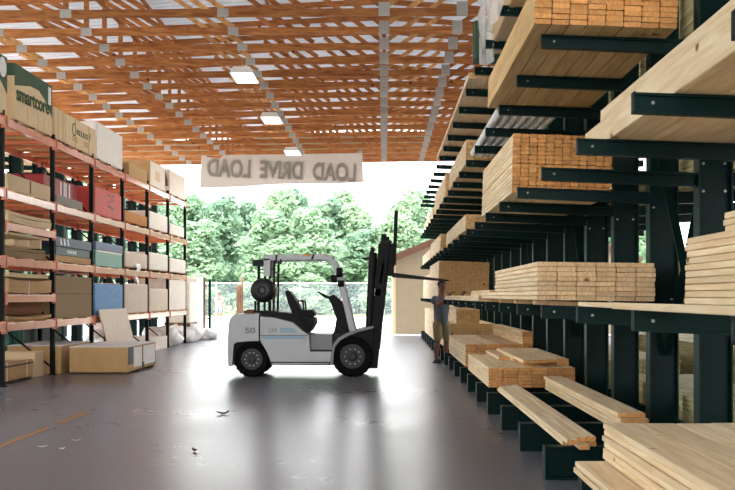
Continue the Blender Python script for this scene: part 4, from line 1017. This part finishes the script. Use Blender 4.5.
fe = thing('chain_link_fence', 'long chain-link fence across the far side of the yard', 'fence', (0, 75, -.03))
b = MB(); b.box(-45, 30, -.004, .004, .05, 2.35); b.build('mesh_panel', 'chain_link', fe)
b = MB(); b.cyl((-45, 0, 2.4), (30, 0, 2.4), .04, 8); b.build('top_rail', 'galv', fe)
for i in range(26): b = MB(); b.cyl((-45 + 3 * i, 0, 0), (-45 + 3 * i, 0, 2.5), .045, 8); b.build('post', 'galv', fe)
def crown_mesh(seed, n, m):
    rd = random.Random(seed); bm = bmesh.new()
    blobs = []
    for i in range(70):
        z_ = rd.uniform(.8, 9.6); rr = (2.7 - abs(z_ - 4.2) * .38) * rd.uniform(.35, 1.0); a = rd.uniform(0, 6.28)
        blobs.append((Vector((rr * math.cos(a) * .8, rr * math.sin(a) * .8, z_)), rd.uniform(.5, 1.0) * (1.0 if z_ < 7 else .75)))
    for i in range(n):
        c, r_ = rd.choice(blobs); d = Vector((rd.gauss(0, 1), rd.gauss(0, 1), rd.gauss(0, 1))).normalized()
        p = c + d * r_ * rd.uniform(.5, 1.2); s = rd.uniform(.1, .26)
        nrm = (d + Vector((rd.gauss(0, .5), rd.gauss(0, .5), rd.gauss(0, .5)))).normalized(); a = nrm.orthogonal().normalized(); q = nrm.cross(a)
        t = rd.uniform(0, 6.28); a, q = a * math.cos(t) + q * math.sin(t), q * math.cos(t) - a * math.sin(t)
        bm.faces.new([bm.verts.new(p + e) for e in (a * s, q * s * .6 + nrm * s * .1, -a * s, -q * s * .6 + nrm * s * .1)])
    me = bpy.data.meshes.new('crown'); bm.to_mesh(me); bm.free(); me.materials.append(M[m]); return me
crowns = [crown_mesh(3, 9000, 'leaf_a'), crown_mesh(8, 9000, 'leaf_b'), crown_mesh(21, 9000, 'leaf_c')]
random.seed(44)
bt = MB(); bt.cyl((0, 0, -.3), (0, 0, 8.2), .2, 8, r2=.06); bt0 = None
for row, (Y, xs, nm) in enumerate(((84, range(-30, 17, 4), 'front'), (93, range(-34, 24, 4), 'second'), (104, range(-38, 28, 5), 'rear'))):
    for i, xx in enumerate(xs):
        x = xx + random.uniform(-.9, .9); kz = random.uniform(.74, .86) if row == 0 else random.uniform(1.0, 1.16) if row == 1 else random.uniform(1.12, 1.28)
        ppx = VX + x * F / Y
        if 350 < ppx < 395 and row: kz *= .86
        if ppx < 262 and row == 1: kz *= 1.08
        r = thing('tree', 'leafy pale green tree in the %s row beyond the fence, %s counted from the left' % (nm, ORD[i + 1]), 'tree', (x, Y + random.uniform(-1.5, 1.5), -.03), random.uniform(0, 6.28), 'trees beyond the fence')
        r.scale = (1.3, 1.3, kz)
        o = bpy.data.objects.new('crown', random.choice(crowns)); C.objects.link(o); o.parent = r
        if bt0 is None: bt0 = bt.build('trunk', 'bark', r)
        else: o = bt0.copy(); C.objects.link(o); o.parent = r
for i in range(12):
    x = -30 + i * 4.2 + random.uniform(-1, 1)
    r = thing('shrub', 'low pale shrub at the foot of the trees, %s from the left' % ORD[i + 1], 'shrub', (x, 79.5 + random.uniform(-1, 1), -.03), random.uniform(0, 6), 'shrubs at the foot of the trees')
    r.scale = (.8, .8, .32); o = bpy.data.objects.new('foliage', random.choice(crowns)); C.objects.link(o); o.parent = r
# ------------------------------------------------------------------ litter on the slab
def scrap(name, label, cat, x, y, L_, w_, m, rz, curl=.01):
    Y = HC * F / (y - VY); b = MB(); b.grid(lambda u, v: ((u - .5) * L_, (v - .5) * w_ * (1 - abs(2 * u - 1) ** 2 * .8), .002 + curl * (2 * u - 1) ** 2 + curl * .6 * abs(2 * v - 1)), 8, 4)
    o = b.build(name, m, loc=(px(x, Y), Y, .001), fix=False); o.rotation_euler = (0, 0, rz); tag(o, label, cat)
scrap('dry_leaf', 'curled brown leaf on the floor in front of the forklift', 'leaf', 223, 414.5, .15, .12, 'dry_leaf', .3, .03)
scrap('bark_strip', 'dark curved bark strip on the floor, nearest to the viewer', 'bark', 194.5, 451.5, .12, .04, 'dry_leaf', -1.1, .02)
scrap('bark_strip', 'thin brown sliver lying flat left of the bark strip', 'bark', 158, 451, .12, .015, 'dry_leaf', -.1, .004)
scrap('paper_scrap', 'white paper scrap by the faded yellow line', 'paper', 61.5, 449.5, .06, .12, 'paper', .2)
scrap('paper_scrap', 'grey-white scrap left of the brighter white scrap', 'paper', 42, 447.5, .1, .05, 'paper', .5)
scrap('paper_scrap', 'faint scrap farthest from the viewer near the yellow line', 'paper', 76, 441, .09, .04, 'paper', .2)
scrap('wood_chip', 'splinter of pale wood on the floor by the rack base', 'chip', 499, 442, .16, .02, 'chip', -.6, .004)
scrap('wood_chip', 'pale wood splinter lying flat across the other, by the rack base', 'chip', 495, 438.5, .13, .02, 'chip', .1, .004)
